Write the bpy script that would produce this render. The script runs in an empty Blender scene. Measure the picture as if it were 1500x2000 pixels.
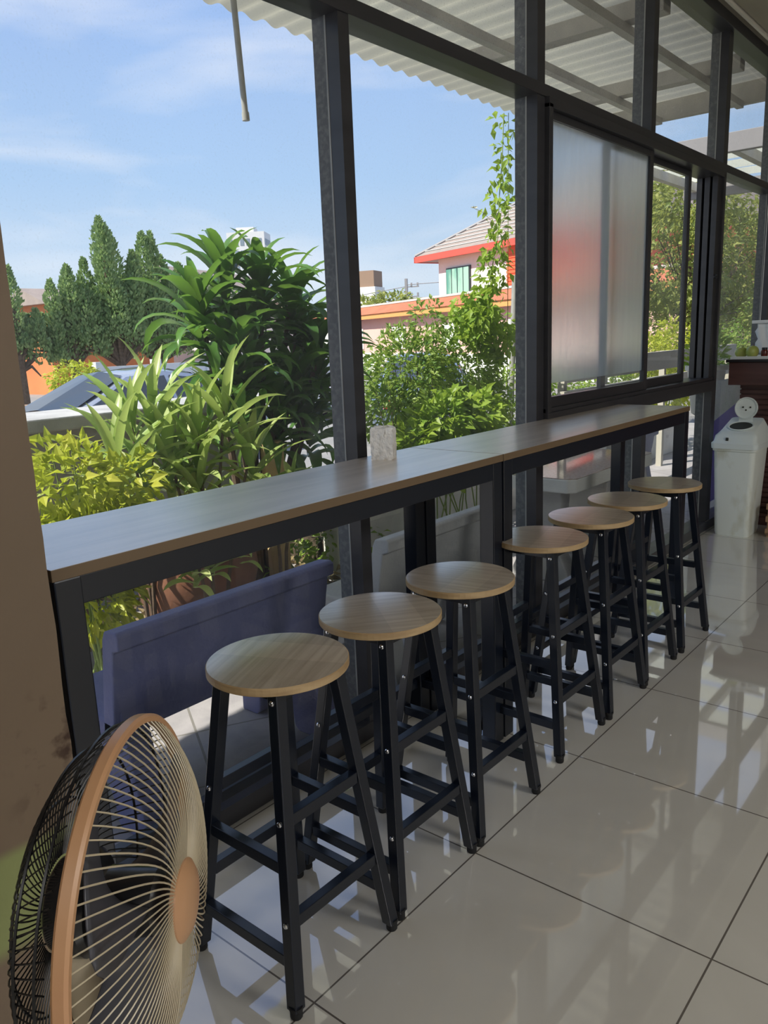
import bpy, math, random
from mathutils import Vector, Matrix
PI = math.pi
rnd = random.Random(7)

# ------------------------------------------------------------------ camera, sky, sun, exposure
sc = bpy.context.scene
COL = sc.collection
F_PX, YAW, PITCH, ROLL = 1544.6, 0.69933, 0.21673, -0.03936
CAM = Vector((1.0205, -0.9297, 1.3250))
cy, sy, cp, sp, cr, sr = math.cos(YAW), math.sin(YAW), math.cos(PITCH), math.sin(PITCH), math.cos(ROLL), math.sin(ROLL)
fw = Vector((-sy * cp, cy * cp, -sp)); rt = Vector((cy, sy, 0)); up = rt.cross(fw)
r2 = rt * cr + up * sr; u2 = -rt * sr + up * cr
cam = bpy.data.cameras.new('camera'); camo = bpy.data.objects.new('camera', cam); COL.objects.link(camo)
M = Matrix(((r2.x, u2.x, -fw.x, CAM.x), (r2.y, u2.y, -fw.y, CAM.y), (r2.z, u2.z, -fw.z, CAM.z), (0, 0, 0, 1)))
camo.matrix_world = M
cam.sensor_fit = 'VERTICAL'; cam.sensor_height = 36.0; cam.lens = F_PX / 2000 * 36.0
cam.clip_start = 0.02; cam.clip_end = 500
sc.camera = camo
sc.view_settings.view_transform = 'Standard'; sc.view_settings.look = 'None'
sc.view_settings.gamma = 1.0; sc.view_settings.exposure = 0.25
sc.view_settings.use_curve_mapping = False
sc.cycles.use_denoising = True
sc.cycles.max_bounces = 10; sc.cycles.diffuse_bounces = 5; sc.cycles.glossy_bounces = 4
sc.cycles.transmission_bounces = 6; sc.cycles.transparent_max_bounces = 16
sc.cycles.caustics_reflective = False; sc.cycles.caustics_refractive = False
sc.cycles.sample_clamp_indirect = 4.0

SKY_STRENGTH = 0.97
SUN_DIR = Vector((-0.25, -0.60, 0.76))      # towards the sun
SUN_STRENGTH = 6.5
FILL_W = 25.0
w = bpy.data.worlds.new('sky'); sc.world = w; w.use_nodes = True
nt = w.node_tree; nt.nodes.clear()
def N(nt, t, **k):
    n = nt.nodes.new(t)
    for a, b in k.items(): setattr(n, a, b)
    return n
tc = N(nt, 'ShaderNodeTexCoord'); sep = N(nt, 'ShaderNodeSeparateXYZ')
nt.links.new(tc.outputs['Generated'], sep.inputs[0])
rp = N(nt, 'ShaderNodeValToRGB'); nt.links.new(sep.outputs['Z'], rp.inputs[0])
el = rp.color_ramp.elements
el[0].position = 0.0; el[0].color = (0.66, 0.76, 0.86, 1)
el[1].position = 1.0; el[1].color = (0.16, 0.27, 0.66, 1)
for p_, c_ in ((0.07, (0.58, 0.71, 0.87)), (0.18, (0.42, 0.60, 0.87)), (0.38, (0.32, 0.48, 0.84))):
    e = el.new(p_); e.color = (*c_, 1)
mp = N(nt, 'ShaderNodeMapping'); mp.inputs['Scale'].default_value = (1.3, 1.3, 5.5); mp.inputs['Rotation'].default_value = (0.10, 0.18, 0.3)
nt.links.new(tc.outputs['Generated'], mp.inputs[0])
nz = N(nt, 'ShaderNodeTexNoise'); nz.inputs['Scale'].default_value = 1.7; nz.inputs['Detail'].default_value = 5; nz.inputs['Roughness'].default_value = 0.52; nz.inputs['Distortion'].default_value = 0.35
nt.links.new(mp.outputs[0], nz.inputs['Vector'])
cr2 = N(nt, 'ShaderNodeValToRGB'); cr2.color_ramp.elements[0].position = 0.44; cr2.color_ramp.elements[1].position = 0.74
cr2.color_ramp.elements[0].color = (0, 0, 0, 1); cr2.color_ramp.elements[1].color = (0.85, 0.85, 0.85, 1)
nt.links.new(nz.outputs['Fac'], cr2.inputs[0])
mx = N(nt, 'ShaderNodeMix', data_type='RGBA'); nt.links.new(cr2.outputs[0], mx.inputs[0])
nt.links.new(rp.outputs[0], mx.inputs[6]); mx.inputs[7].default_value = (0.86, 0.88, 0.96, 1)
bg = N(nt, 'ShaderNodeBackground'); bg.inputs[1].default_value = SKY_STRENGTH
nt.links.new(mx.outputs[2], bg.inputs[0])
wo = N(nt, 'ShaderNodeOutputWorld'); nt.links.new(bg.outputs[0], wo.inputs[0])

sun = bpy.data.lights.new('sun', 'SUN'); sun.energy = SUN_STRENGTH; sun.angle = 0.009; sun.color = (1.0, 0.93, 0.80)
suno = bpy.data.objects.new('sun', sun); COL.objects.link(suno); suno.location = (0, -20, 30)
suno.rotation_euler = SUN_DIR.to_track_quat('Z', 'Y').to_euler()

# added fill lights, out of view, to brighten the room
for i_, (lx, ly) in enumerate(((1.6, -2.6), (3.6, -2.6), (4.3, 1.1))):
    al = bpy.data.lights.new('fill_light', 'AREA'); al.shape = 'RECTANGLE'; al.size = 1.2; al.size_y = 1.2; al.energy = FILL_W * (3.8 if i_ == 2 else 0.8); al.color = (0.98, 0.97, 0.96)
    ao = bpy.data.objects.new('fill_light', al); COL.objects.link(ao); ao.location = (lx, ly, 3.03)

# ------------------------------------------------------------------ materials
def mat(name, col, rough=0.5, metal=0.0, spec=0.5, noise=None, bump=None, trans=0.0, coat=0.0, transl=None):
    """col base; noise=(scale,(r,g,b),contrast lo,hi[,mapscale]) mixes to a second colour; bump=(scale,strength)"""
    m = bpy.data.materials.new(name); m.use_nodes = True
    nt = m.node_tree; b = nt.nodes['Principled BSDF']; L = nt.links
    b.inputs['Base Color'].default_value = (*col, 1); b.inputs['Roughness'].default_value = rough
    b.inputs['Metallic'].default_value = metal; b.inputs['Specular IOR Level'].default_value = spec
    b.inputs['Transmission Weight'].default_value = trans; b.inputs['Coat Weight'].default_value = coat
    t = None
    if noise or bump: t = N(nt, 'ShaderNodeTexCoord')
    src = None
    if noise:
        n = N(nt, 'ShaderNodeTexNoise'); n.inputs['Scale'].default_value = noise[0]; n.inputs['Detail'].default_value = 5
        v = t.outputs['Object']
        if len(noise) > 4:
            mpp = N(nt, 'ShaderNodeMapping'); mpp.inputs['Scale'].default_value = noise[4]; L.new(v, mpp.inputs[0]); v = mpp.outputs[0]
        L.new(v, n.inputs['Vector'])
        r = N(nt, 'ShaderNodeMapRange'); r.inputs[1].default_value = noise[2]; r.inputs[2].default_value = noise[3]
        L.new(n.outputs['Fac'], r.inputs[0])
        x = N(nt, 'ShaderNodeMix', data_type='RGBA'); L.new(r.outputs[0], x.inputs[0])
        x.inputs[6].default_value = (*col, 1); x.inputs[7].default_value = (*noise[1], 1)
        L.new(x.outputs[2], b.inputs['Base Color']); src = x.outputs[2]
    if bump:
        n2 = N(nt, 'ShaderNodeTexNoise'); n2.inputs['Scale'].default_value = bump[0]; n2.inputs['Detail'].default_value = 4
        L.new(t.outputs['Object'], n2.inputs['Vector'])
        bn = N(nt, 'ShaderNodeBump'); bn.inputs['Strength'].default_value = bump[1]; bn.inputs['Distance'].default_value = 0.01
        L.new(n2.outputs['Fac'], bn.inputs['Height']); L.new(bn.outputs[0], b.inputs['Normal'])
    if transl:
        tr = N(nt, 'ShaderNodeBsdfTranslucent'); tr.inputs[0].default_value = (*transl[1], 1)
        ms = N(nt, 'ShaderNodeMixShader'); ms.inputs[0].default_value = transl[0]
        L.new(b.outputs[0], ms.inputs[1]); L.new(tr.outputs[0], ms.inputs[2])
        L.new(ms.outputs[0], nt.nodes['Material Output'].inputs[0])
    return m

def leaf_mat(name, c1, c2, tcol, tw=0.35, rough=0.4):
    m = bpy.data.materials.new(name); m.use_nodes = True
    nt = m.node_tree; b = nt.nodes['Principled BSDF']; L = nt.links
    g = N(nt, 'ShaderNodeNewGeometry')
    x = N(nt, 'ShaderNodeMix', data_type='RGBA'); L.new(g.outputs['Random Per Island'], x.inputs[0])
    x.inputs[6].default_value = (*c1, 1); x.inputs[7].default_value = (*c2, 1)
    L.new(x.outputs[2], b.inputs['Base Color']); b.inputs['Roughness'].default_value = rough
    b.inputs['Specular IOR Level'].default_value = 0.35
    tr = N(nt, 'ShaderNodeBsdfTranslucent'); tr.inputs[0].default_value = (*tcol, 1)
    ms = N(nt, 'ShaderNodeMixShader'); ms.inputs[0].default_value = tw
    L.new(b.outputs[0], ms.inputs[1]); L.new(tr.outputs[0], ms.inputs[2]); L.new(ms.outputs[0], nt.nodes['Material Output'].inputs[0])
    return m

def glass_mat(name, dust=0.03, tint=(0.95, 0.97, 0.96), speck=0.05):
    """thin clear pane: fresnel reflection over transparency, with a film of dust and dried specks"""
    m = bpy.data.materials.new(name); m.use_nodes = True
    nt = m.node_tree; nt.nodes.clear(); L = nt.links
    o = N(nt, 'ShaderNodeOutputMaterial'); tr = N(nt, 'ShaderNodeBsdfTransparent'); tr.inputs[0].default_value = (*tint, 1)
    gl = N(nt, 'ShaderNodeBsdfGlossy'); gl.inputs['Roughness'].default_value = 0.0
    fr = N(nt, 'ShaderNodeFresnel'); fr.inputs[0].default_value = 1.45
    a = N(nt, 'ShaderNodeMixShader'); L.new(fr.outputs[0], a.inputs[0]); L.new(tr.outputs[0], a.inputs[1]); L.new(gl.outputs[0], a.inputs[2])
    df = N(nt, 'ShaderNodeBsdfDiffuse'); df.inputs[0].default_value = (0.72, 0.74, 0.76, 1)
    tl = N(nt, 'ShaderNodeBsdfTranslucent'); tl.inputs[0].default_value = (0.72, 0.74, 0.76, 1)
    dd = N(nt, 'ShaderNodeMixShader'); L.new(df.outputs[0], dd.inputs[1]); L.new(tl.outputs[0], dd.inputs[2])
    t = N(nt, 'ShaderNodeTexCoord')
    n1 = N(nt, 'ShaderNodeTexNoise'); n1.inputs['Scale'].default_value = 2.2; n1.inputs['Detail'].default_value = 3; L.new(t.outputs['Object'], n1.inputs['Vector'])
    n2 = N(nt, 'ShaderNodeTexNoise'); n2.inputs['Scale'].default_value = 190; n2.inputs['Detail'].default_value = 2; L.new(t.outputs['Object'], n2.inputs['Vector'])
    r1 = N(nt, 'ShaderNodeMapRange'); r1.inputs[1].default_value = 0.3; r1.inputs[2].default_value = 0.75; r1.inputs[3].default_value = dust * 0.4; r1.inputs[4].default_value = dust * 2
    L.new(n1.outputs['Fac'], r1.inputs[0])
    r2_ = N(nt, 'ShaderNodeMapRange'); r2_.inputs[1].default_value = 0.58; r2_.inputs[2].default_value = 0.70; r2_.inputs[3].default_value = 0; r2_.inputs[4].default_value = speck
    L.new(n2.outputs['Fac'], r2_.inputs[0])
    ad = N(nt, 'ShaderNodeMath', operation='ADD'); L.new(r1.outputs[0], ad.inputs[0]); L.new(r2_.outputs[0], ad.inputs[1])
    b = N(nt, 'ShaderNodeMixShader'); L.new(ad.outputs[0], b.inputs[0]); L.new(a.outputs[0], b.inputs[1]); L.new(dd.outputs[0], b.inputs[2])
    L.new(b.outputs[0], o.inputs[0])
    return m

def frost_mat(name):
    m = bpy.data.materials.new(name); m.use_nodes = True
    nt = m.node_tree; nt.nodes.clear(); L = nt.links
    o = N(nt, 'ShaderNodeOutputMaterial')
    rf = N(nt, 'ShaderNodeBsdfRefraction'); rf.inputs['Roughness'].default_value = 0.20; rf.inputs['IOR'].default_value = 1.3; rf.inputs[0].default_value = (0.93, 0.94, 0.93, 1)
    tl = N(nt, 'ShaderNodeBsdfTranslucent'); tl.inputs[0].default_value = (0.95, 0.95, 0.93, 1)
    t = N(nt, 'ShaderNodeTexCoord'); mp = N(nt, 'ShaderNodeMapping'); mp.inputs['Scale'].default_value = (1, 9, 0.6); L.new(t.outputs['Object'], mp.inputs[0])
    n1 = N(nt, 'ShaderNodeTexNoise'); n1.inputs['Scale'].default_value = 3.0; n1.inputs['Detail'].default_value = 3; L.new(mp.outputs[0], n1.inputs['Vector'])
    r1 = N(nt, 'ShaderNodeMapRange'); r1.inputs[3].default_value = 0.36; r1.inputs[4].default_value = 0.46; L.new(n1.outputs['Fac'], r1.inputs[0])
    a = N(nt, 'ShaderNodeMixShader'); L.new(r1.outputs[0], a.inputs[0]); L.new(rf.outputs[0], a.inputs[1]); L.new(tl.outputs[0], a.inputs[2])
    gl = N(nt, 'ShaderNodeBsdfGlossy'); gl.inputs['Roughness'].default_value = 0.1
    b = N(nt, 'ShaderNodeMixShader'); b.inputs[0].default_value = 0.04; L.new(a.outputs[0], b.inputs[1]); L.new(gl.outputs[0], b.inputs[2])
    L.new(b.outputs[0], o.inputs[0])
    return m

def tile_mat(name, size, c1, c2, grout, gw, rough, rot=0.0, bump=0.0, nscale=1.6, var=0.0, rect=1.0):
    m = bpy.data.materials.new(name); m.use_nodes = True
    nt = m.node_tree; b = nt.nodes['Principled BSDF']; L = nt.links
    t = N(nt, 'ShaderNodeTexCoord'); mp = N(nt, 'ShaderNodeMapping'); mp.inputs['Rotation'].default_value = (0, 0, rot)
    L.new(t.outputs['Object'], mp.inputs[0]); s = N(nt, 'ShaderNodeSeparateXYZ'); L.new(mp.outputs[0], s.inputs[0])
    ms = []; ids = []
    for ax, sz in (('X', size), ('Y', size * rect)):
        d = N(nt, 'ShaderNodeMath', operation='DIVIDE'); L.new(s.outputs[ax], d.inputs[0]); d.inputs[1].default_value = sz
        a = N(nt, 'ShaderNodeMath', operation='ADD'); L.new(d.outputs[0], a.inputs[0]); a.inputs[1].default_value = 0.5
        f = N(nt, 'ShaderNodeMath', operation='FRACT'); L.new(a.outputs[0], f.inputs[0])
        u = N(nt, 'ShaderNodeMath', operation='SUBTRACT'); L.new(f.outputs[0], u.inputs[0]); u.inputs[1].default_value = 0.5
        q = N(nt, 'ShaderNodeMath', operation='ABSOLUTE'); L.new(u.outputs[0], q.inputs[0])
        l = N(nt, 'ShaderNodeMath', operation='LESS_THAN'); L.new(q.outputs[0], l.inputs[0]); l.inputs[1].default_value = gw / sz / 2
        ms.append(l)
        fl = N(nt, 'ShaderNodeMath', operation='FLOOR'); L.new(d.outputs[0], fl.inputs[0]); ids.append(fl)
    mxn = N(nt, 'ShaderNodeMath', operation='MAXIMUM'); L.new(ms[0].outputs[0], mxn.inputs[0]); L.new(ms[1].outputs[0], mxn.inputs[1])
    n1 = N(nt, 'ShaderNodeTexNoise'); n1.inputs['Scale'].default_value = nscale; n1.inputs['Detail'].default_value = 6; n1.inputs['Distortion'].default_value = 1.2
    L.new(t.outputs['Object'], n1.inputs['Vector'])
    r = N(nt, 'ShaderNodeMapRange'); r.inputs[1].default_value = 0.32; r.inputs[2].default_value = 0.68; L.new(n1.outputs['Fac'], r.inputs[0])
    x = N(nt, 'ShaderNodeMix', data_type='RGBA'); L.new(r.outputs[0], x.inputs[0]); x.inputs[6].default_value = (*c1, 1); x.inputs[7].default_value = (*c2, 1)
    src = x.outputs[2]
    if var:
        cb = N(nt, 'ShaderNodeCombineXYZ'); L.new(ids[0].outputs[0], cb.inputs[0]); L.new(ids[1].outputs[0], cb.inputs[1])
        wn = N(nt, 'ShaderNodeTexWhiteNoise'); L.new(cb.outputs[0], wn.inputs[0])
        mr = N(nt, 'ShaderNodeMapRange'); mr.inputs[3].default_value = 1 - var; mr.inputs[4].default_value = 1 + var; L.new(wn.outputs[0], mr.inputs[0])
        vm = N(nt, 'ShaderNodeVectorMath', operation='SCALE'); L.new(src, vm.inputs[0]); L.new(mr.outputs[0], vm.inputs[3]); src = vm.outputs[0]
    y = N(nt, 'ShaderNodeMix', data_type='RGBA'); L.new(mxn.outputs[0], y.inputs[0]); L.new(src, y.inputs[6]); y.inputs[7].default_value = (*grout, 1)
    L.new(y.outputs[2], b.inputs['Base Color'])
    rr = N(nt, 'ShaderNodeMapRange'); rr.inputs[3].default_value = rough; rr.inputs[4].default_value = 0.7; L.new(mxn.outputs[0], rr.inputs[0]); L.new(rr.outputs[0], b.inputs['Roughness'])
    if bump:
        n2 = N(nt, 'ShaderNodeTexNoise'); n2.inputs['Scale'].default_value = 3.5; n2.inputs['Detail'].default_value = 1; L.new(t.outputs['Object'], n2.inputs['Vector'])
        bn = N(nt, 'ShaderNodeBump'); bn.inputs['Strength'].default_value = bump; bn.inputs['Distance'].default_value = 0.01
        L.new(n2.outputs['Fac'], bn.inputs['Height']); L.new(bn.outputs[0], b.inputs['Normal'])
    return m

def wood_mat(name, c1, c2, sc_, rough=0.3, plank=0.0, gloss=False):
    m = bpy.data.materials.new(name); m.use_nodes = True
    nt = m.node_tree; b = nt.nodes['Principled BSDF']; L = nt.links
    t = N(nt, 'ShaderNodeTexCoord'); mp = N(nt, 'ShaderNodeMapping'); mp.inputs['Scale'].default_value = sc_; L.new(t.outputs['Object'], mp.inputs[0])
    n1 = N(nt, 'ShaderNodeTexNoise'); n1.inputs['Scale'].default_value = 1.0; n1.inputs['Detail'].default_value = 7; n1.inputs['Distortion'].default_value = 0.4
    L.new(mp.outputs[0], n1.inputs['Vector'])
    r = N(nt, 'ShaderNodeMapRange'); r.inputs[1].default_value = 0.36; r.inputs[2].default_value = 0.66; L.new(n1.outputs['Fac'], r.inputs[0])
    x = N(nt, 'ShaderNodeMix', data_type='RGBA'); L.new(r.outputs[0], x.inputs[0]); x.inputs[6].default_value = (*c1, 1); x.inputs[7].default_value = (*c2, 1)
    src = x.outputs[2]
    if plank:
        s = N(nt, 'ShaderNodeSeparateXYZ'); L.new(t.outputs['Object'], s.inputs[0])
        d = N(nt, 'ShaderNodeMath', operation='DIVIDE'); L.new(s.outputs['X'], d.inputs[0]); d.inputs[1].default_value = plank
        fl = N(nt, 'ShaderNodeMath', operation='FLOOR'); L.new(d.outputs[0], fl.inputs[0])
        wn = N(nt, 'ShaderNodeTexWhiteNoise', noise_dimensions='1D'); L.new(fl.outputs[0], wn.inputs['W'])
        mr = N(nt, 'ShaderNodeMapRange'); mr.inputs[3].default_value = 0.82; mr.inputs[4].default_value = 1.15; L.new(wn.outputs[0], mr.inputs[0])
        vm = N(nt, 'ShaderNodeVectorMath', operation='SCALE'); L.new(src, vm.inputs[0]); L.new(mr.outputs[0], vm.inputs[3]); src = vm.outputs[0]
    L.new(src, b.inputs['Base Color']); b.inputs['Roughness'].default_value = rough; b.inputs['Specular IOR Level'].default_value = 0.9 if gloss else 0.5
    if gloss: b.inputs['Coat Weight'].default_value = 1.0; b.inputs['Coat Roughness'].default_value = gloss; b.inputs['Coat IOR'].default_value = 3.2 if plank else 3.8
    return m

def column_paint_mat():
    m = mat('column_paint', (0.17, 0.122, 0.080), 0.75, noise=(1.4, (0.205, 0.15, 0.105), 0.3, 0.7), bump=(30, 0.15))
    nt = m.node_tree; L = nt.links; b = nt.nodes['Principled BSDF']
    src = b.inputs['Base Color'].links[0].from_socket
    t = N(nt, 'ShaderNodeTexCoord'); s = N(nt, 'ShaderNodeSeparateXYZ'); L.new(t.outputs['Object'], s.inputs[0])
    # pale green band near the foot, soft edges
    def band(a0, a1, c0, c1):
        p_ = N(nt, 'ShaderNodeMapRange', interpolation_type='SMOOTHSTEP'); p_.inputs[1].default_value = a0; p_.inputs[2].default_value = a1; L.new(s.outputs['Z'], p_.inputs[0])
        q_ = N(nt, 'ShaderNodeMapRange', interpolation_type='SMOOTHSTEP'); q_.inputs[1].default_value = c0; q_.inputs[2].default_value = c1; q_.inputs[3].default_value = 1; q_.inputs[4].default_value = 0; L.new(s.outputs['Z'], q_.inputs[0])
        k = N(nt, 'ShaderNodeMath', operation='MULTIPLY'); L.new(p_.outputs[0], k.inputs[0]); L.new(q_.outputs[0], k.inputs[1]); return k.outputs[0]
    g = band(0.335, 0.375, 0.515, 0.54)
    x = N(nt, 'ShaderNodeMix', data_type='RGBA'); L.new(g, x.inputs[0]); L.new(src, x.inputs[6]); x.inputs[7].default_value = (0.25, 0.28, 0.11, 1)
    # brown stains along the damaged corner
    n = N(nt, 'ShaderNodeTexNoise'); n.inputs['Scale'].default_value = 22; n.inputs['Detail'].default_value = 6; L.new(t.outputs['Object'], n.inputs['Vector'])
    r = N(nt, 'ShaderNodeMapRange'); r.inputs[1].default_value = 0.54; r.inputs[2].default_value = 0.66; L.new(n.outputs['Fac'], r.inputs[0])
    yb = N(nt, 'ShaderNodeMapRange'); yb.inputs[1].default_value = -0.46; yb.inputs[2].default_value = -0.34; L.new(s.outputs['Y'], yb.inputs[0])
    st = band(0.52, 0.60, 0.74, 0.80)
    k1 = N(nt, 'ShaderNodeMath', operation='MULTIPLY'); L.new(r.outputs[0], k1.inputs[0]); L.new(yb.outputs[0], k1.inputs[1])
    k2 = N(nt, 'ShaderNodeMath', operation='MULTIPLY'); L.new(k1.outputs[0], k2.inputs[0]); L.new(st, k2.inputs[1])
    y = N(nt, 'ShaderNodeMix', data_type='RGBA'); L.new(k2.outputs[0], y.inputs[0]); L.new(x.outputs[2], y.inputs[6]); y.inputs[7].default_value = (0.05, 0.025, 0.015, 1)
    L.new(y.outputs[2], b.inputs['Base Color'])
    return m

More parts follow.
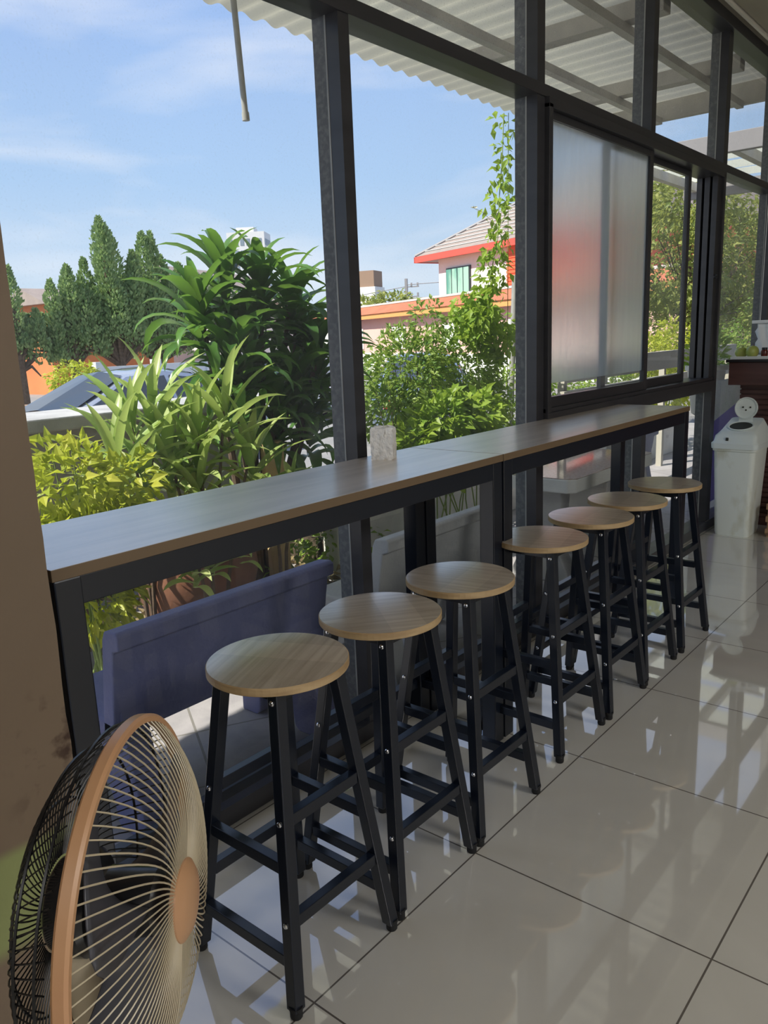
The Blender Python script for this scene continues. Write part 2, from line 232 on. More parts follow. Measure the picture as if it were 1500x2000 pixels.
MT = {
 'floor': tile_mat('polished_floor_tile', 0.6, (0.56, 0.53, 0.47), (0.66, 0.635, 0.57), (0.10, 0.085, 0.07), 0.0042, 0.04, bump=0.02, nscale=1.1),
 'paver': tile_mat('terrace_paver', 0.42, (0.42, 0.40, 0.42), (0.33, 0.32, 0.34), (0.20, 0.19, 0.18), 0.010, 0.65, rot=0.5, nscale=5, var=0.08),
 'soil': mat('garden_soil', (0.10, 0.075, 0.05), 0.95, noise=(30, (0.03, 0.02, 0.012), 0.35, 0.65), bump=(60, 0.8)),
 'asphalt': mat('parking_asphalt', (0.30, 0.29, 0.28), 0.9, noise=(3, (0.22, 0.22, 0.22), 0.3, 0.7)),
 'plaster': mat('room_plaster', (0.52, 0.48, 0.41), 0.8, noise=(1.2, (0.48, 0.44, 0.37), 0.3, 0.7)),
 'ceil': mat('ceiling_board', (0.42, 0.39, 0.31), 0.8, noise=(1.5, (0.37, 0.34, 0.27), 0.3, 0.7)),
 'white_trim': mat('white_trim_paint', (0.85, 0.82, 0.74), 0.5),
 'column': column_paint_mat(),
 'frame': mat('dark_anodised_aluminium', (0.034, 0.034, 0.039), 0.34, metal=0.1, noise=(2.0, (0.048, 0.048, 0.055), 0.3, 0.7, (1, 1, 8))),
 'frame_dusty': mat('dusty_outer_aluminium', (0.10, 0.105, 0.11), 0.6, noise=(60, (0.17, 0.17, 0.17), 0.45, 0.65)),
 'glass': glass_mat('window_glass'),
 'glass_dusty': glass_mat('dusty_window_glass', dust=0.07, speck=0.22),
 'frost': frost_mat('frosted_glass'),
 'black': mat('black_powder_coat', (0.005, 0.008, 0.016), 0.28, spec=0.6),
 'rubber': mat('black_rubber_foot', (0.006, 0.006, 0.007), 0.7),
 'chrome': mat('chrome_bolt', (0.75, 0.76, 0.78), 0.2, metal=1.0),
 'seatwood': wood_mat('seat_laminate_oak', (0.84, 0.73, 0.59), (0.60, 0.49, 0.375), (3.5, 60, 10), 0.28, plank=0.085, gloss=0.19),
 'seatedge': mat('seat_edge_band', (0.48, 0.34, 0.18), 0.45, noise=(12, (0.36, 0.24, 0.12), 0.35, 0.65, (1, 1, 6))),
 'tablewood': wood_mat('table_laminate_oak', (0.60, 0.50, 0.40), (0.40, 0.32, 0.24), (26, 2.2, 10), 0.22, gloss=0.36),
 'tableedge': mat('table_edge_band', (0.15, 0.10, 0.055), 0.5),
 'plastic_bag': mat('plastic_wrapped_tissue', (0.92, 0.91, 0.88), 0.4, bump=(60, 0.9)),
 'tissue': mat('tissue_paper', (0.85, 0.84, 0.82), 0.9),
 'bin': mat('grimy_white_plastic', (0.82, 0.87, 0.82), 0.45, noise=(7, (0.50, 0.48, 0.32), 0.54, 0.78, (1, 1, 0.5))),
 'binlid': mat('pale_grey_plastic', (0.76, 0.83, 0.82), 0.4),
 'bindark': mat('bin_hole_dark', (0.03, 0.035, 0.03), 0.8),
 'counter': wood_mat('dark_mahogany', (0.10, 0.045, 0.038), (0.065, 0.028, 0.024), (3, 3, 20), 0.4),
 'counterdark': mat('counter_black_edge', (0.012, 0.010, 0.010), 0.35),
 'tray': mat('white_tray', (0.75, 0.78, 0.76), 0.4),
 'crate': wood_mat('raw_pine', (0.36, 0.22, 0.12), (0.26, 0.15, 0.08), (3, 20, 20), 0.7),
 'mango': mat('green_mango_skin', (0.34, 0.42, 0.10), 0.4, noise=(9, (0.55, 0.52, 0.14), 0.4, 0.7)),
 'sauce': mat('dark_red_sauce', (0.10, 0.012, 0.006), 0.15, noise=(40, (0.25, 0.05, 0.02), 0.5, 0.7)),
 'paper': mat('white_paper', (0.82, 0.84, 0.86), 0.8),
 'wire': mat('white_cord', (0.8, 0.8, 0.78), 0.5),
 'fan_black': mat('fan_black_wire', (0.008, 0.008, 0.009), 0.35),
 'fan_cream': mat('fan_cream_wire', (0.52, 0.44, 0.30), 0.35),
 'fan_peach': mat('fan_peach_plastic', (0.50, 0.26, 0.13), 0.35, noise=(6, (0.55, 0.31, 0.16), 0.3, 0.7)),
 'fan_band': mat('fan_cream_plastic', (0.62, 0.52, 0.36), 0.35),
 'fan_blade': mat('smoky_grey_blade', (0.10, 0.10, 0.115), 0.25, transl=(0.25, (0.25, 0.25, 0.28))),
 'fan_motor': mat('fan_black_plastic', (0.016, 0.016, 0.018), 0.22),
 'concrete_blue': mat('bluish_cast_concrete', (0.16, 0.17, 0.34), 0.7, noise=(5, (0.12, 0.13, 0.26), 0.3, 0.7), bump=(60, 0.3)),
 'concrete': mat('grey_cast_concrete', (0.50, 0.50, 0.50), 0.75, noise=(4, (0.36, 0.36, 0.36), 0.3, 0.7), bump=(50, 0.3)),
 'concrete_light': mat('pale_cast_concrete', (0.80, 0.80, 0.77), 0.7, noise=(5, (0.68, 0.68, 0.66), 0.3, 0.7), bump=(50, 0.2)),
 'tabletop_stone': mat('polished_terrazzo', (0.42, 0.30, 0.26), 0.08, noise=(60, (0.5, 0.42, 0.38), 0.4, 0.6)),
 'terracotta': mat('old_terracotta', (0.30, 0.13, 0.075), 0.75, noise=(5, (0.17, 0.08, 0.05), 0.3, 0.7), bump=(12, 0.6)),
 'pot_dark': mat('purple_brown_pot', (0.12, 0.075, 0.075), 0.6),
 'pot_white': mat('white_pot', (0.75, 0.72, 0.66), 0.5),
 'stub': wood_mat('cut_timber', (0.62, 0.47, 0.24), (0.45, 0.32, 0.14), (10, 10, 3), 0.8),
 'bark': mat('tree_bark', (0.17, 0.12, 0.085), 0.9, noise=(14, (0.09, 0.06, 0.04), 0.3, 0.7), bump=(25, 0.8)),
 'stem': mat('green_stem', (0.20, 0.28, 0.07), 0.6),
 'roofsheet': mat('corrugated_roof_sheet', (0.62, 0.62, 0.56), 0.6, noise=(1.6, (0.46, 0.46, 0.42), 0.3, 0.7, (0.4, 3, 1)), transl=(0.5, (0.80, 0.79, 0.72))),
 'steel': mat('painted_roof_steel', (0.60, 0.57, 0.52), 0.5, noise=(3, (0.34, 0.32, 0.30), 0.3, 0.7)),
 'pvc': mat('grey_pvc_pipe', (0.40, 0.40, 0.38), 0.4, noise=(8, (0.28, 0.28, 0.27), 0.3, 0.7)),
 'poly': mat('clear_roof_panel', (0.70, 0.70, 0.62), 0.5, transl=(0.7, (0.85, 0.86, 0.80))),
 'greybeam': mat('grey_painted_beam', (0.27, 0.26, 0.27), 0.6),
 'pink': mat('pink_render', (0.80, 0.50, 0.44), 0.85, noise=(0.8, (0.74, 0.45, 0.40), 0.3, 0.7)),
 'orange_roof': mat('orange_brown_roof_tile', (0.55, 0.17, 0.08), 0.7, noise=(2, (0.42, 0.13, 0.06), 0.3, 0.7)),
 'ochre': mat('ochre_fascia', (0.78, 0.36, 0.12), 0.6),
 'white_render': mat('white_render', (0.80, 0.80, 0.76), 0.8),
 'red_trim': mat('red_fascia_paint', (0.75, 0.10, 0.07), 0.5),
 'red_siding': mat('orange_red_siding', (0.78, 0.15, 0.06), 0.6),
 'grey_tile': mat('grey_roof_tile', (0.34, 0.28, 0.25), 0.8, noise=(3, (0.28, 0.23, 0.21), 0.3, 0.7)),
 'soffit': mat('grey_soffit', (0.55, 0.55, 0.55), 0.8),
 'house_glass': mat('greenish_window_glass', (0.10, 0.32, 0.26), 0.08, noise=(1.0, (0.35, 0.62, 0.50), 0.45, 0.6, (1, 1, 0.3))),
 'dark_frame': mat('dark_window_frame', (0.03, 0.04, 0.05), 0.4),
 'orange_wall': mat('orange_render', (0.72, 0.24, 0.08), 0.8, noise=(0.7, (0.6, 0.18, 0.06), 0.3, 0.7)),
 'tower': mat('tower_render', (0.66, 0.66, 0.66), 0.8),
 'tower_win': mat('tower_window_glass', (0.22, 0.27, 0.32), 0.3),
 'car_silver': mat('silver_car_paint', (0.46, 0.50, 0.56), 0.22, metal=0.55, coat=1.0),
 'car_blue': mat('blue_grey_car_paint', (0.26, 0.33, 0.45), 0.2, metal=0.5, coat=1.0),
 'car_white': mat('white_car_paint', (0.75, 0.77, 0.80), 0.25, coat=1.0),
 'car_glass': mat('car_window_glass', (0.03, 0.04, 0.05), 0.04, spec=0.9),
 'tyre': mat('car_tyre_rubber', (0.015, 0.015, 0.016), 0.85),
 'alloy': mat('alloy_wheel', (0.55, 0.56, 0.58), 0.3, metal=0.9),
 'lamp_red': mat('tail_lamp_plastic', (0.55, 0.05, 0.02), 0.15),
 'lamp_clear': mat('head_lamp_plastic', (0.75, 0.78, 0.80), 0.1),
 'stripe': mat('striped_board', (0.75, 0.75, 0.73), 0.7),
 'wall_white': mat('white_panel_wall', (0.72, 0.76, 0.78), 0.8),
 'wall_base': mat('brown_wall_base', (0.30, 0.20, 0.14), 0.85),
 'purple': mat('purple_banner_cloth', (0.34, 0.27, 0.68), 0.7, transl=(0.5, (0.40, 0.32, 0.75))),
 'banner': mat('pale_banner_cloth', (0.85, 0.83, 0.80), 0.7, noise=(4, (0.70, 0.76, 0.62), 0.5, 0.6), transl=(0.5, (0.85, 0.84, 0.80))),
 'bandboard': mat('grey_band_board', (0.50, 0.48, 0.42), 0.8),
 'iron': mat('cast_iron_cover', (0.06, 0.055, 0.05), 0.7),
 'flower': mat('cream_flower_petal', (0.85, 0.80, 0.60), 0.6),
 'scale_hedge': None,
}
for _m in ('floor',):
    _b = MT[_m].node_tree.nodes['Principled BSDF']; _b.inputs['Coat Weight'].default_value = 1.0; _b.inputs['Coat Roughness'].default_value = 0.03; _b.inputs['Coat IOR'].default_value = 2.15
MT['leaf_strap'] = leaf_mat('dark_strap_leaf', (0.040, 0.11, 0.030), (0.11, 0.24, 0.05), (0.24, 0.46, 0.07), 0.28, 0.28)
MT['leaf_variegated'] = leaf_mat('variegated_strap_leaf', (0.22, 0.37, 0.08), (0.56, 0.62, 0.28), (0.52, 0.66, 0.18), 0.34, 0.35)
MT['leaf_yellow'] = leaf_mat('yellow_green_leaf', (0.30, 0.38, 0.035), (0.52, 0.52, 0.07), (0.60, 0.68, 0.06), 0.42, 0.45)
MT['leaf_mid'] = leaf_mat('mid_green_leaf', (0.09, 0.20, 0.035), (0.30, 0.40, 0.09), (0.40, 0.55, 0.09), 0.36, 0.4)
MT['leaf_bright'] = leaf_mat('bright_green_leaf', (0.17, 0.30, 0.04), (0.32, 0.44, 0.06), (0.42, 0.58, 0.07), 0.4, 0.42)
MT['leaf_tree'] = leaf_mat('tree_leaf', (0.14, 0.20, 0.045), (0.34, 0.36, 0.09), (0.42, 0.46, 0.10), 0.35, 0.5)
MT['leaf_cypress'] = leaf_mat('cypress_needle', (0.17, 0.29, 0.12), (0.34, 0.46, 0.20), (0.34, 0.48, 0.16), 0.3, 0.6)
MT['leaf_dry'] = leaf_mat('dry_leaf_litter', (0.16, 0.11, 0.06), (0.30, 0.24, 0.12), (0.2, 0.15, 0.06), 0.2, 0.8)

# ------------------------------------------------------------------ mesh helpers
class MB:
    def __init__(s): s.v = []; s.f = []; s.m = []
    def face(s, idx, mi=0): s.f.append(tuple(idx)); s.m.append(mi)
    def box(s, a, b, mi=0):
        x0, y0, z0 = a; x1, y1, z1 = b; n = len(s.v)
        s.v += [(x0, y0, z0), (x1, y0, z0), (x1, y1, z0), (x0, y1, z0), (x0, y0, z1), (x1, y0, z1), (x1, y1, z1), (x0, y1, z1)]
        for q in ((0, 3, 2, 1), (4, 5, 6, 7), (0, 1, 5, 4), (1, 2, 6, 5), (2, 3, 7, 6), (3, 0, 4, 7)): s.face([n + i for i in q], mi)
        return s
    def bar(s, p, q, wx, wy, mi=0, upv=(0, 0, 1)):
        """rectangular bar from p to q"""
        p = Vector(p); q = Vector(q); d = (q - p).normalized(); u = Vector(upv)
        if abs(d.dot(u)) > 0.98: u = Vector((1, 0, 0))
        a = d.cross(u).normalized(); b = a.cross(d).normalized(); n = len(s.v)
        for o in (p, q):
            for i, j in ((-1, -1), (1, -1), (1, 1), (-1, 1)): s.v.append(tuple(o + a * (i * wx / 2) + b * (j * wy / 2)))
        for k in ((0, 1, 2, 3), (7, 6, 5, 4), (0, 4, 5, 1), (1, 5, 6, 2), (2, 6, 7, 3), (3, 7, 4, 0)): s.face([n + i for i in k], mi)
        return s
    def tube(s, pts, r, n=6, mi=0, cap=True):
        pts = [Vector(p) for p in pts]; base = len(s.v); prev = None
        for i, p in enumerate(pts):
            d = (pts[min(i + 1, len(pts) - 1)] - pts[max(i - 1, 0)]).normalized()
            if prev is None:
                u = Vector((0, 0, 1)) if abs(d.z) < 0.9 else Vector((1, 0, 0)); a = d.cross(u).normalized()
            else: a = (prev - d * prev.dot(d)).normalized()
            prev = a; b = d.cross(a); rr = r[i] if isinstance(r, (list, tuple)) else r
            for k in range(n):
                t = 2 * PI * k / n; s.v.append(tuple(p + a * (rr * math.cos(t)) + b * (rr * math.sin(t))))
        for i in range(len(pts) - 1):
            for k in range(n):
                k2 = (k + 1) % n; s.face((base + i * n + k, base + i * n + k2, base + (i + 1) * n + k2, base + (i + 1) * n + k), mi)
        if cap:
            s.face([base + k for k in range(n)][::-1], mi); s.face([base + (len(pts) - 1) * n + k for k in range(n)], mi)
        return s
    def lathe(s, prof, n=32, o=(0, 0, 0), mi=0, xf=None, mis=None):
        """profile of (radius, height) about z, optional matrix"""
        base = len(s.v); o = Vector(o)
        for r, z in prof:
            for k in range(n):
                t = 2 * PI * k / n; p = Vector((r * math.cos(t), r * math.sin(t), z))
                s.v.append(tuple((xf @ p if xf else p) + o))
        for i in range(len(prof) - 1):
            for k in range(n):
                k2 = (k + 1) % n
                s.face((base + i * n + k, base + i * n + k2, base + (i + 1) * n + k2, base + (i + 1) * n + k), mis[i] if mis else mi)
        if prof[0][0] > 1e-5: s.face([base + k for k in range(n)][::-1], mis[0] if mis else mi)
        if prof[-1][0] > 1e-5: s.face([base + (len(prof) - 1) * n + k for k in range(n)], mis[-1] if mis else mi)
        return s
    def prism(s, poly, a, b, axis='y', mi=0):
        """2D outline extruded along an axis: axis y -> poly is (x,z); x -> (y,z); z -> (x,y)"""
        n = len(poly); base = len(s.v)
        for t in (a, b):
            for p, q in poly: s.v.append({'y': (p, t, q), 'x': (t, p, q), 'z': (p, q, t)}[axis])
        s.face([base + i for i in range(n)][::-1], mi); s.face([base + n + i for i in range(n)], mi)
        for i in range(n):
            j = (i + 1) % n; s.face((base + i, base + j, base + n + j, base + n + i), mi)
        return s
    def build(s, name, mats, parent=None, smooth=False, bevel=0.0, ang=0.6, fixn=True):
        me = bpy.data.meshes.new(name); me.from_pydata(s.v, [], s.f)
        if not isinstance(mats, (list, tuple)): mats = [mats]
        for q in mats: me.materials.append(MT[q])
        if len(mats) > 1: me.polygons.foreach_set('material_index', s.m)
        me.update()
        if smooth:
            me.polygons.foreach_set('use_smooth', [True] * len(me.polygons)); me.set_sharp_from_angle(angle=ang)
        o = bpy.data.objects.new(name, me); COL.objects.link(o)
        if parent: o.parent = parent
        if bevel:
            bv = o.modifiers.new('bevel', 'BEVEL'); bv.width = bevel; bv.segments = 2; bv.limit_method = 'ANGLE'
        return o

def tag(o, label=None, cat=None, group=None, kind=None):
    if label: o['label'] = label
    if cat: o['category'] = cat
    if group: o['group'] = group
    if kind: o['kind'] = kind
    return o
def empty(name, loc=(0, 0, 0), rz=0.0, label=None, cat=None, group=None):
    o = bpy.data.objects.new(name, None); o.location = loc; o.rotation_euler = (0, 0, rz); o.empty_display_size = 0.1; COL.objects.link(o)
    return tag(o, label, cat, group)
def struct(name, mb, mats, **k):
    o = mb.build(name, mats, **k); o['kind'] = 'structure'; return o
def copy_tree(o, parent=None):
    c = o.copy(); COL.objects.link(c); c.parent = parent
    for ch in list(o.children): copy_tree(ch, c)
    return c

# ------------------------------------------------------------------ room shell
WX = -0.62            # inner face of the window frame
struct('floor', MB().box((-0.74, -4.2, -0.12), (5.2, 10.2, 0.0)), 'floor')
struct('ceiling', MB().box((-0.52, -4.2, 3.045), (5.2, 10.2, 3.2)), 'ceil')
struct('trim_1', MB().box((-0.545, -4.2, 3.03), (-0.53, 10.2, 3.06)), 'white_trim')
struct('trim_2', MB().box((-0.74, -4.2, 3.052), (-0.545, 10.2, 3.2)), 'ceil')
struct('wall_back', MB().box((-0.74, -4.35, 0), (5.2, -4.2, 3.045)), 'plaster')
struct('wall_far', MB().box((-0.5, 10.2, 0), (5.2, 10.35, 3.045)), 'plaster')
wr = MB()      # right wall, out of view, with an opening added to let daylight in
wr.box((5.2, -4.2, 2.55), (5.35, 10.2, 3.045)).box((5.2, -4.2, 0), (5.35, -3.2, 2.55)).box((5.2, -0.6, 0), (5.35, 10.2, 2.55))
struct('wall_right', wr, 'plaster')
# column at the near end of the window wall: slightly ragged corner
pm = MB(); cs = []
for i in range(60):
    z = 3.045 * i / 59
    cs.append((-0.335 + (rnd.random() - 0.5) * (0.004 if 0.5 < z < 1.0 else 0.0012), z))
poly = [(-4.2, 0)] + cs + [(-4.2, 3.045)]
pm.prism(poly, -0.76, -0.20, 'x')
struct('wall_left', pm, 'column')

# ------------------------------------------------------------------ window wall
POSTS = [-1.37, -0.22, 0.926, 2.07, 3.21, 4.345, 5.49, 6.64, 7.79, 8.94, 10.1]
def post(y, z0, z1, i, wdt=0.046):
    b = MB()
    b.box((WX - 0.048, y - wdt / 2, z0), (WX, y + wdt / 2, z1), 0)
    b.box((WX - 0.10, y - wdt / 2, z0), (WX - 0.052, y + wdt / 2, z1), 1)
    b.box((WX - 0.053, y - wdt / 2 - 0.0012, z0), (WX - 0.047, y + wdt / 2 + 0.0012, z1), 2)
    return struct('trim_%d' % i, b, ['frame', 'frame_dusty', 'pvc'])
k = 3
for j, y in enumerate(POSTS):
    wdt = 0.046
    if j == 3: wdt = 0.06
    if j == 5: wdt = 0.075
    if j == 4:                                             # the post interrupted by the sliding window
        post(y, 0.06, 0.93, k, 0.06); k += 1; post(y, 2.24, 3.0, k, 0.055)
    else: post(y, 0.06, 3.0, k, wdt)
    k += 1
def hbar(z0, z1, y0, y1, name, x0=WX - 0.10, x1=WX + 0.004):
    return struct(name, MB().box((x0, y0, z0), (x1, y1, z1)), 'frame', bevel=0.002)
hbar(2.223, 2.268, -4.2, 10.2, 'trim_%d' % k, x1=WX + 0.006); k += 1
hbar(2.99, 3.052, -4.2, 10.2, 'trim_%d' % k, x1=WX + 0.03); k += 1
hbar(0.0, 0.06, -4.2, 10.2, 'trim_%d' % k); k += 1
n_win = 1
def pane(y0, y1, z0, z1, m='glass', x=WX - 0.05):
    global n_win
    b = MB(); n = 0
    b.v += [(x, y0, z0), (x, y1, z0), (x, y1, z1), (x, y0, z1)]; b.face((0, 1, 2, 3))
    o = struct('window_%d' % n_win, b, m); n_win += 1; return o
for j in range(len(POSTS) - 1):
    a, b_ = POSTS[j] + 0.02, POSTS[j + 1] - 0.02
    if j in (3, 4):
        pane(a, b_, 0.06, 0.93); pane(a, b_, 2.268, 2.99, 'glass_dusty')
    else:
        pane(a, b_, 0.06, 2.223, 'glass_dusty' if j >= 5 else 'glass'); pane(a, b_, 2.268, 2.99, 'glass_dusty')
# sliding window between the second post and the wide post
sw = empty('window_%d' % n_win, (WX, 2.10, 0.93)); sw['kind'] = 'structure'
def P_(mb, name, m, **kk):
    for i, v in enumerate(mb.v): mb.v[i] = (v[0] - WX, v[1] - 2.10, v[2] - 0.93)
    return mb.build(name, m, kk.pop('parent', sw), **kk)
Y0, Y1 = 2.10, 4.31
f = MB()
f.box((WX - 0.12, Y0, 0.92), (WX + 0.022, Y1, 0.985)).box((WX - 0.12, Y0, 0.985), (WX + 0.012, Y1, 1.003))
f.box((WX - 0.12, Y0, 2.185), (WX + 0.022, Y1, 2.223)).box((WX - 0.12, Y0, 0.985), (WX + 0.022, Y0 + 0.03, 2.2))
for q, x in enumerate((WX - 0.118, WX - 0.072, WX - 0.026)): f.box((x, Y1 - 0.10 + q * 0.0, 0.985), (x + 0.032, Y1 - 0.012, 2.2))
f.box((WX - 0.12, Y1 - 0.03, 0.985), (WX + 0.022, Y1, 2.2))
P_(f, 'window_frame', 'frame', bevel=0.0015)
def sash(name, x, ya, yb, wl, wr_, pm_):
    b = MB(); t = 0.024; zb, zt = 1.003, 2.185
    b.box((x - t, ya, zb), (x, ya + wl, zt)).box((x - t, yb - wr_, zb), (x, yb, zt))
    b.box((x - t, ya + wl, zb), (x, yb - wr_, zb + 0.045)).box((x - t, ya + wl, zt - 0.03), (x, yb - wr_, zt))
    so = P_(b, name, 'frame', bevel=0.0015)
    g = MB()
    if pm_ == 'frost':
        g.box((x - t * 0.65, ya + wl, 1.105), (x - t * 0.45, yb - wr_, zt - 0.03))
        g2 = MB(); xx = x - t * 0.55; g2.v += [(xx, ya + wl, zb + .045), (xx, yb - wr_, zb + .045), (xx, yb - wr_, 1.105), (xx, ya + wl, 1.105)]; g2.face((0, 1, 2, 3)); P_(g2, 'pane', 'glass_dusty')
    else:
        xx = x - t / 2; g.v += [(xx, ya + wl, zb + .045), (xx, yb - wr_, zb + .045), (xx, yb - wr_, zt - .03), (xx, ya + wl, zt - .03)]; g.face((0, 1, 2, 3))
    P_(g, 'pane', pm_)
    return so
s1 = sash('sash', WX - 0.002, 2.13, 3.235, 0.012, 0.045, 'frost'); s1['label'] = 'sash with frosted pane'
s2 = sash('sash', WX - 0.052, 2.78, 3.93, 0.045, 0.045, 'glass_dusty'); s2['label'] = 'half-open clear sash'
lk = MB().box((WX - 0.01, 4.225, 1.60), (WX + 0.018, 4.245, 1.625)).box((WX + 0.008, 4.20, 1.604), (WX + 0.018, 4.25, 1.614))
P_(lk, 'latch', 'black', bevel=0.002)

# ------------------------------------------------------------------ bar tables
def bar_table(y0, y1, label):
    t = empty('bar_table', (-0.43, (y0 + y1) / 2, 0), 0, label, 'table', 'window bar tables')
    L_ = (y1 - y0); h = L_ / 2; X0, X1 = -0.185, 0.18      # back, front in local x
    b = MB(); b.box((X0, -h, 0.938), (X1, h, 0.96), 0)
    b.m = [1, 0, 1, 1, 1, 1]
    top = b.build('tabletop', ['tablewood', 'tableedge'], t, bevel=0.0012)
    fr = MB(); lw = 0.052
    fr.box((X1 - lw + 0.0, -h + lw, 0.885), (X1 - 0.004, h - lw, 0.938)).box((X0 + 0.008, -h + lw, 0.885), (X0 + lw, h - lw, 0.938))
    fr.box((X0 + lw, -h + 0.004, 0.885), (X1 - lw, -h + lw - .004, 0.938)).box((X0 + lw, h - lw + .004, 0.885), (X1 - lw, h - 0.004, 0.938))
    fr.build('apron_frame', 'black', t, bevel=0.002)
    for sx in (0, 1):
        for sy_ in (0, 1):
            xa = X1 - lw - 0.002 if sx else X0 + 0.006; ya = h - lw - 0.003 if sy_ else -h + 0.003
            MB().box((xa, ya, 0), (xa + lw, ya + lw, 0.938)).build('leg', 'black', t, bevel=0.003)
    for sx in (0,):
        MB().box((X0 + 0.012, -h + lw, 0.118), (X0 + 0.044, h - lw, 0.148)).build('foot_rail', 'black', t, bevel=0.002)
    for sy_ in (-1, 1):
        MB().box((X0 + lw, sy_ * (h - 0.029) - 0.015, 0.118), (X1 - lw, sy_ * (h - 0.029) + 0.015, 0.148)).build('foot_rail', 'black', t, bevel=0.002)
    return t
bar_table(-0.305, 1.163, 'light oak bar table with black frame touching the brown column')
bar_table(1.167, 2.825, 'light oak bar table under the frosted sliding window, no tissue pack on it')

# ------------------------------------------------------------------ bar stools
def make_stool():
    t = empty('bar_stool', (0, 0, 0))
    b = MB(); R_ = 0.149
    b.lathe([(R_ - 0.003, 0.662), (R_, 0.664), (R_, 0.678), (R_ - 0.002, 0.680)], 64, mis=[1, 1, 1, 0])
    b.build('seat', ['seatwood', 'seatedge'], t)
    fr = MB()
    for sx in (-1, 1):
        fr.bar((sx * 0.076, -0.076, 0.649), (sx * 0.076, 0.076, 0.649), 0.022, 0.024); fr.bar((-0.076, sx * 0.076, 0.649), (0.076, sx * 0.076, 0.649), 0.022, 0.024)
    fr.build('seat_bracket', 'black', t, bevel=0.001)
    top, foot = 0.082, 0.152
    def at(sx, sy_, z):
        k_ = 1 - z / 0.66; a = top + (foot - top) * k_; return Vector((sx * a, sy_ * a, z))
    for sx in (-1, 1):
        for sy_ in (-1, 1):
            lg = MB(); p, q = at(sx, sy_, 0.018), at(sx, sy_, 0.662); n = 0.0135
            lg.v += [(c.x + i * n, c.y + j * n, c.z) for c in (p, q) for i, j in ((-1, -1), (1, -1), (1, 1), (-1, 1))]
            for f_ in ((3, 2, 1, 0), (4, 5, 6, 7), (0, 1, 5, 4), (1, 2, 6, 5), (2, 3, 7, 6), (3, 0, 4, 7)): lg.face(f_)
            l = lg.build('leg', 'black', t, bevel=0.002)
            c = at(sx, sy_, 0)
            MB().lathe([(0.011, 0), (0.013, 0.003), (0.013, 0.018), (0.0145, 0.02), (0.0145, 0.027)], 14, (c.x, c.y, 0)).build('foot_cap', 'rubber', l, smooth=True)
            for z, ax in ((0.40, 1), (0.195, 1), (0.640, 1)):
                c = at(sx, sy_, z); d = Vector((0, sy_, 0)) if ax else Vector((sx, 0, 0))
                m_ = d.to_track_quat('Z', 'Y').to_matrix()
                MB().lathe([(0.0062, 0), (0.0062, 0.0018), (0.0042, 0.004), (0.0, 0.0045)], 10, c + d * 0.0132, xf=m_).build('bolt', 'chrome', l, smooth=True)
    for z in (0.40, 0.195):
        for sx in (-1, 1):
            p, q = at(sx, -1, z), at(sx, 1, z); d = Vector((0, 0.014, 0)); MB().bar(p + d, q - d, 0.022, 0.026).build('rung', 'black', t, bevel=0.0015)
    for z in (0.305, 0.115):
        for sy_ in (-1, 1):
            p, q = at(-1, sy_, z), at(1, sy_, z); d = Vector((0.014, 0, 0)); MB().bar(p + d, q - d, 0.022, 0.026).build('rung', 'black', t, bevel=0.0015)
    return t
stool_spots = [
 (-0.156, 0.106, 2.0, 'round oak-topped black bar stool directly behind the fan, closest stool to it'),
 (-0.163, 0.448, 0.9, 'oak-topped black bar stool second along from the fan'),
 (-0.162, 0.788, 0.2, 'oak-topped black bar stool third along from the fan, just before the paired table legs'),
 (-0.186, 1.287, 0.25, 'oak-topped black bar stool partly hidden by the paired table legs'),
 (-0.182, 1.642, 0.1, 'oak-topped black bar stool third from the white bin'),
 (-0.186, 1.970, 0.15, 'oak-topped black bar stool second from the white bin'),
 (-0.185, 2.358, 0.05, 'oak-topped black bar stool at the far end, next to the white bin')]
proto = make_stool()
for i, (x, y, ra, lb) in enumerate(stool_spots):
    o = proto if i == 0 else copy_tree(proto)
    o.location = (x, y, 0); tag(o, lb, 'stool', 'bar stools along the window tables')
    for ch in o.children:
        if ch.name.startswith('seat') and not ch.name.startswith('seat_bracket'): ch.rotation_euler = (0, 0, ra)

# ------------------------------------------------------------------ tissue pack on the table
tp = empty('tissue_pack', (-0.535, 0.93, 0.96), 0.5, 'small square pack of paper napkins in crinkled clear plastic on the table', 'tissues')
b = MB(); nx = 10; rows = []
for iz, z in enumerate([0, 0.004, 0.02, 0.04, 0.06, 0.08, 0.092, 0.097]):
    row = []
    for k_ in range(40):
        t = k_ / 40 * 4; sd = int(t); u_ = t - sd; hx, hy = 0.034, 0.030
        c = [(-hx, -hy), (hx, -hy), (hx, hy), (-hx, hy)]; a_, c_ = c[sd], c[(sd + 1) % 4]
        px, py = a_[0] + (c_[0] - a_[0]) * u_, a_[1] + (c_[1] - a_[1]) * u_
        s_ = (0.97 if iz in (0, 7) else 1.0); wob = 0.0022 * math.sin(k_ * 1.7 + iz * 2.1) + 0.0015 * math.sin(k_ * 3.1 - iz)
        l_ = math.hypot(px, py); row.append(len(b.v)); b.v.append((px * s_ + px / l_ * wob, py * s_ + py / l_ * wob, z + (0.003 * math.sin(k_ * 0.9) if iz > 5 else 0)))
    rows.append(row)
for i in range(len(rows) - 1):
    for k_ in range(40): k2 = (k_ + 1) % 40; b.face((rows[i][k_], rows[i][k2], rows[i + 1][k2], rows[i + 1][k_]))
b.face(rows[0][::-1]); b.face(rows[-1])
b.build('plastic_wrap', 'plastic_bag', tp, smooth=True, ang=0.9)
b = MB()
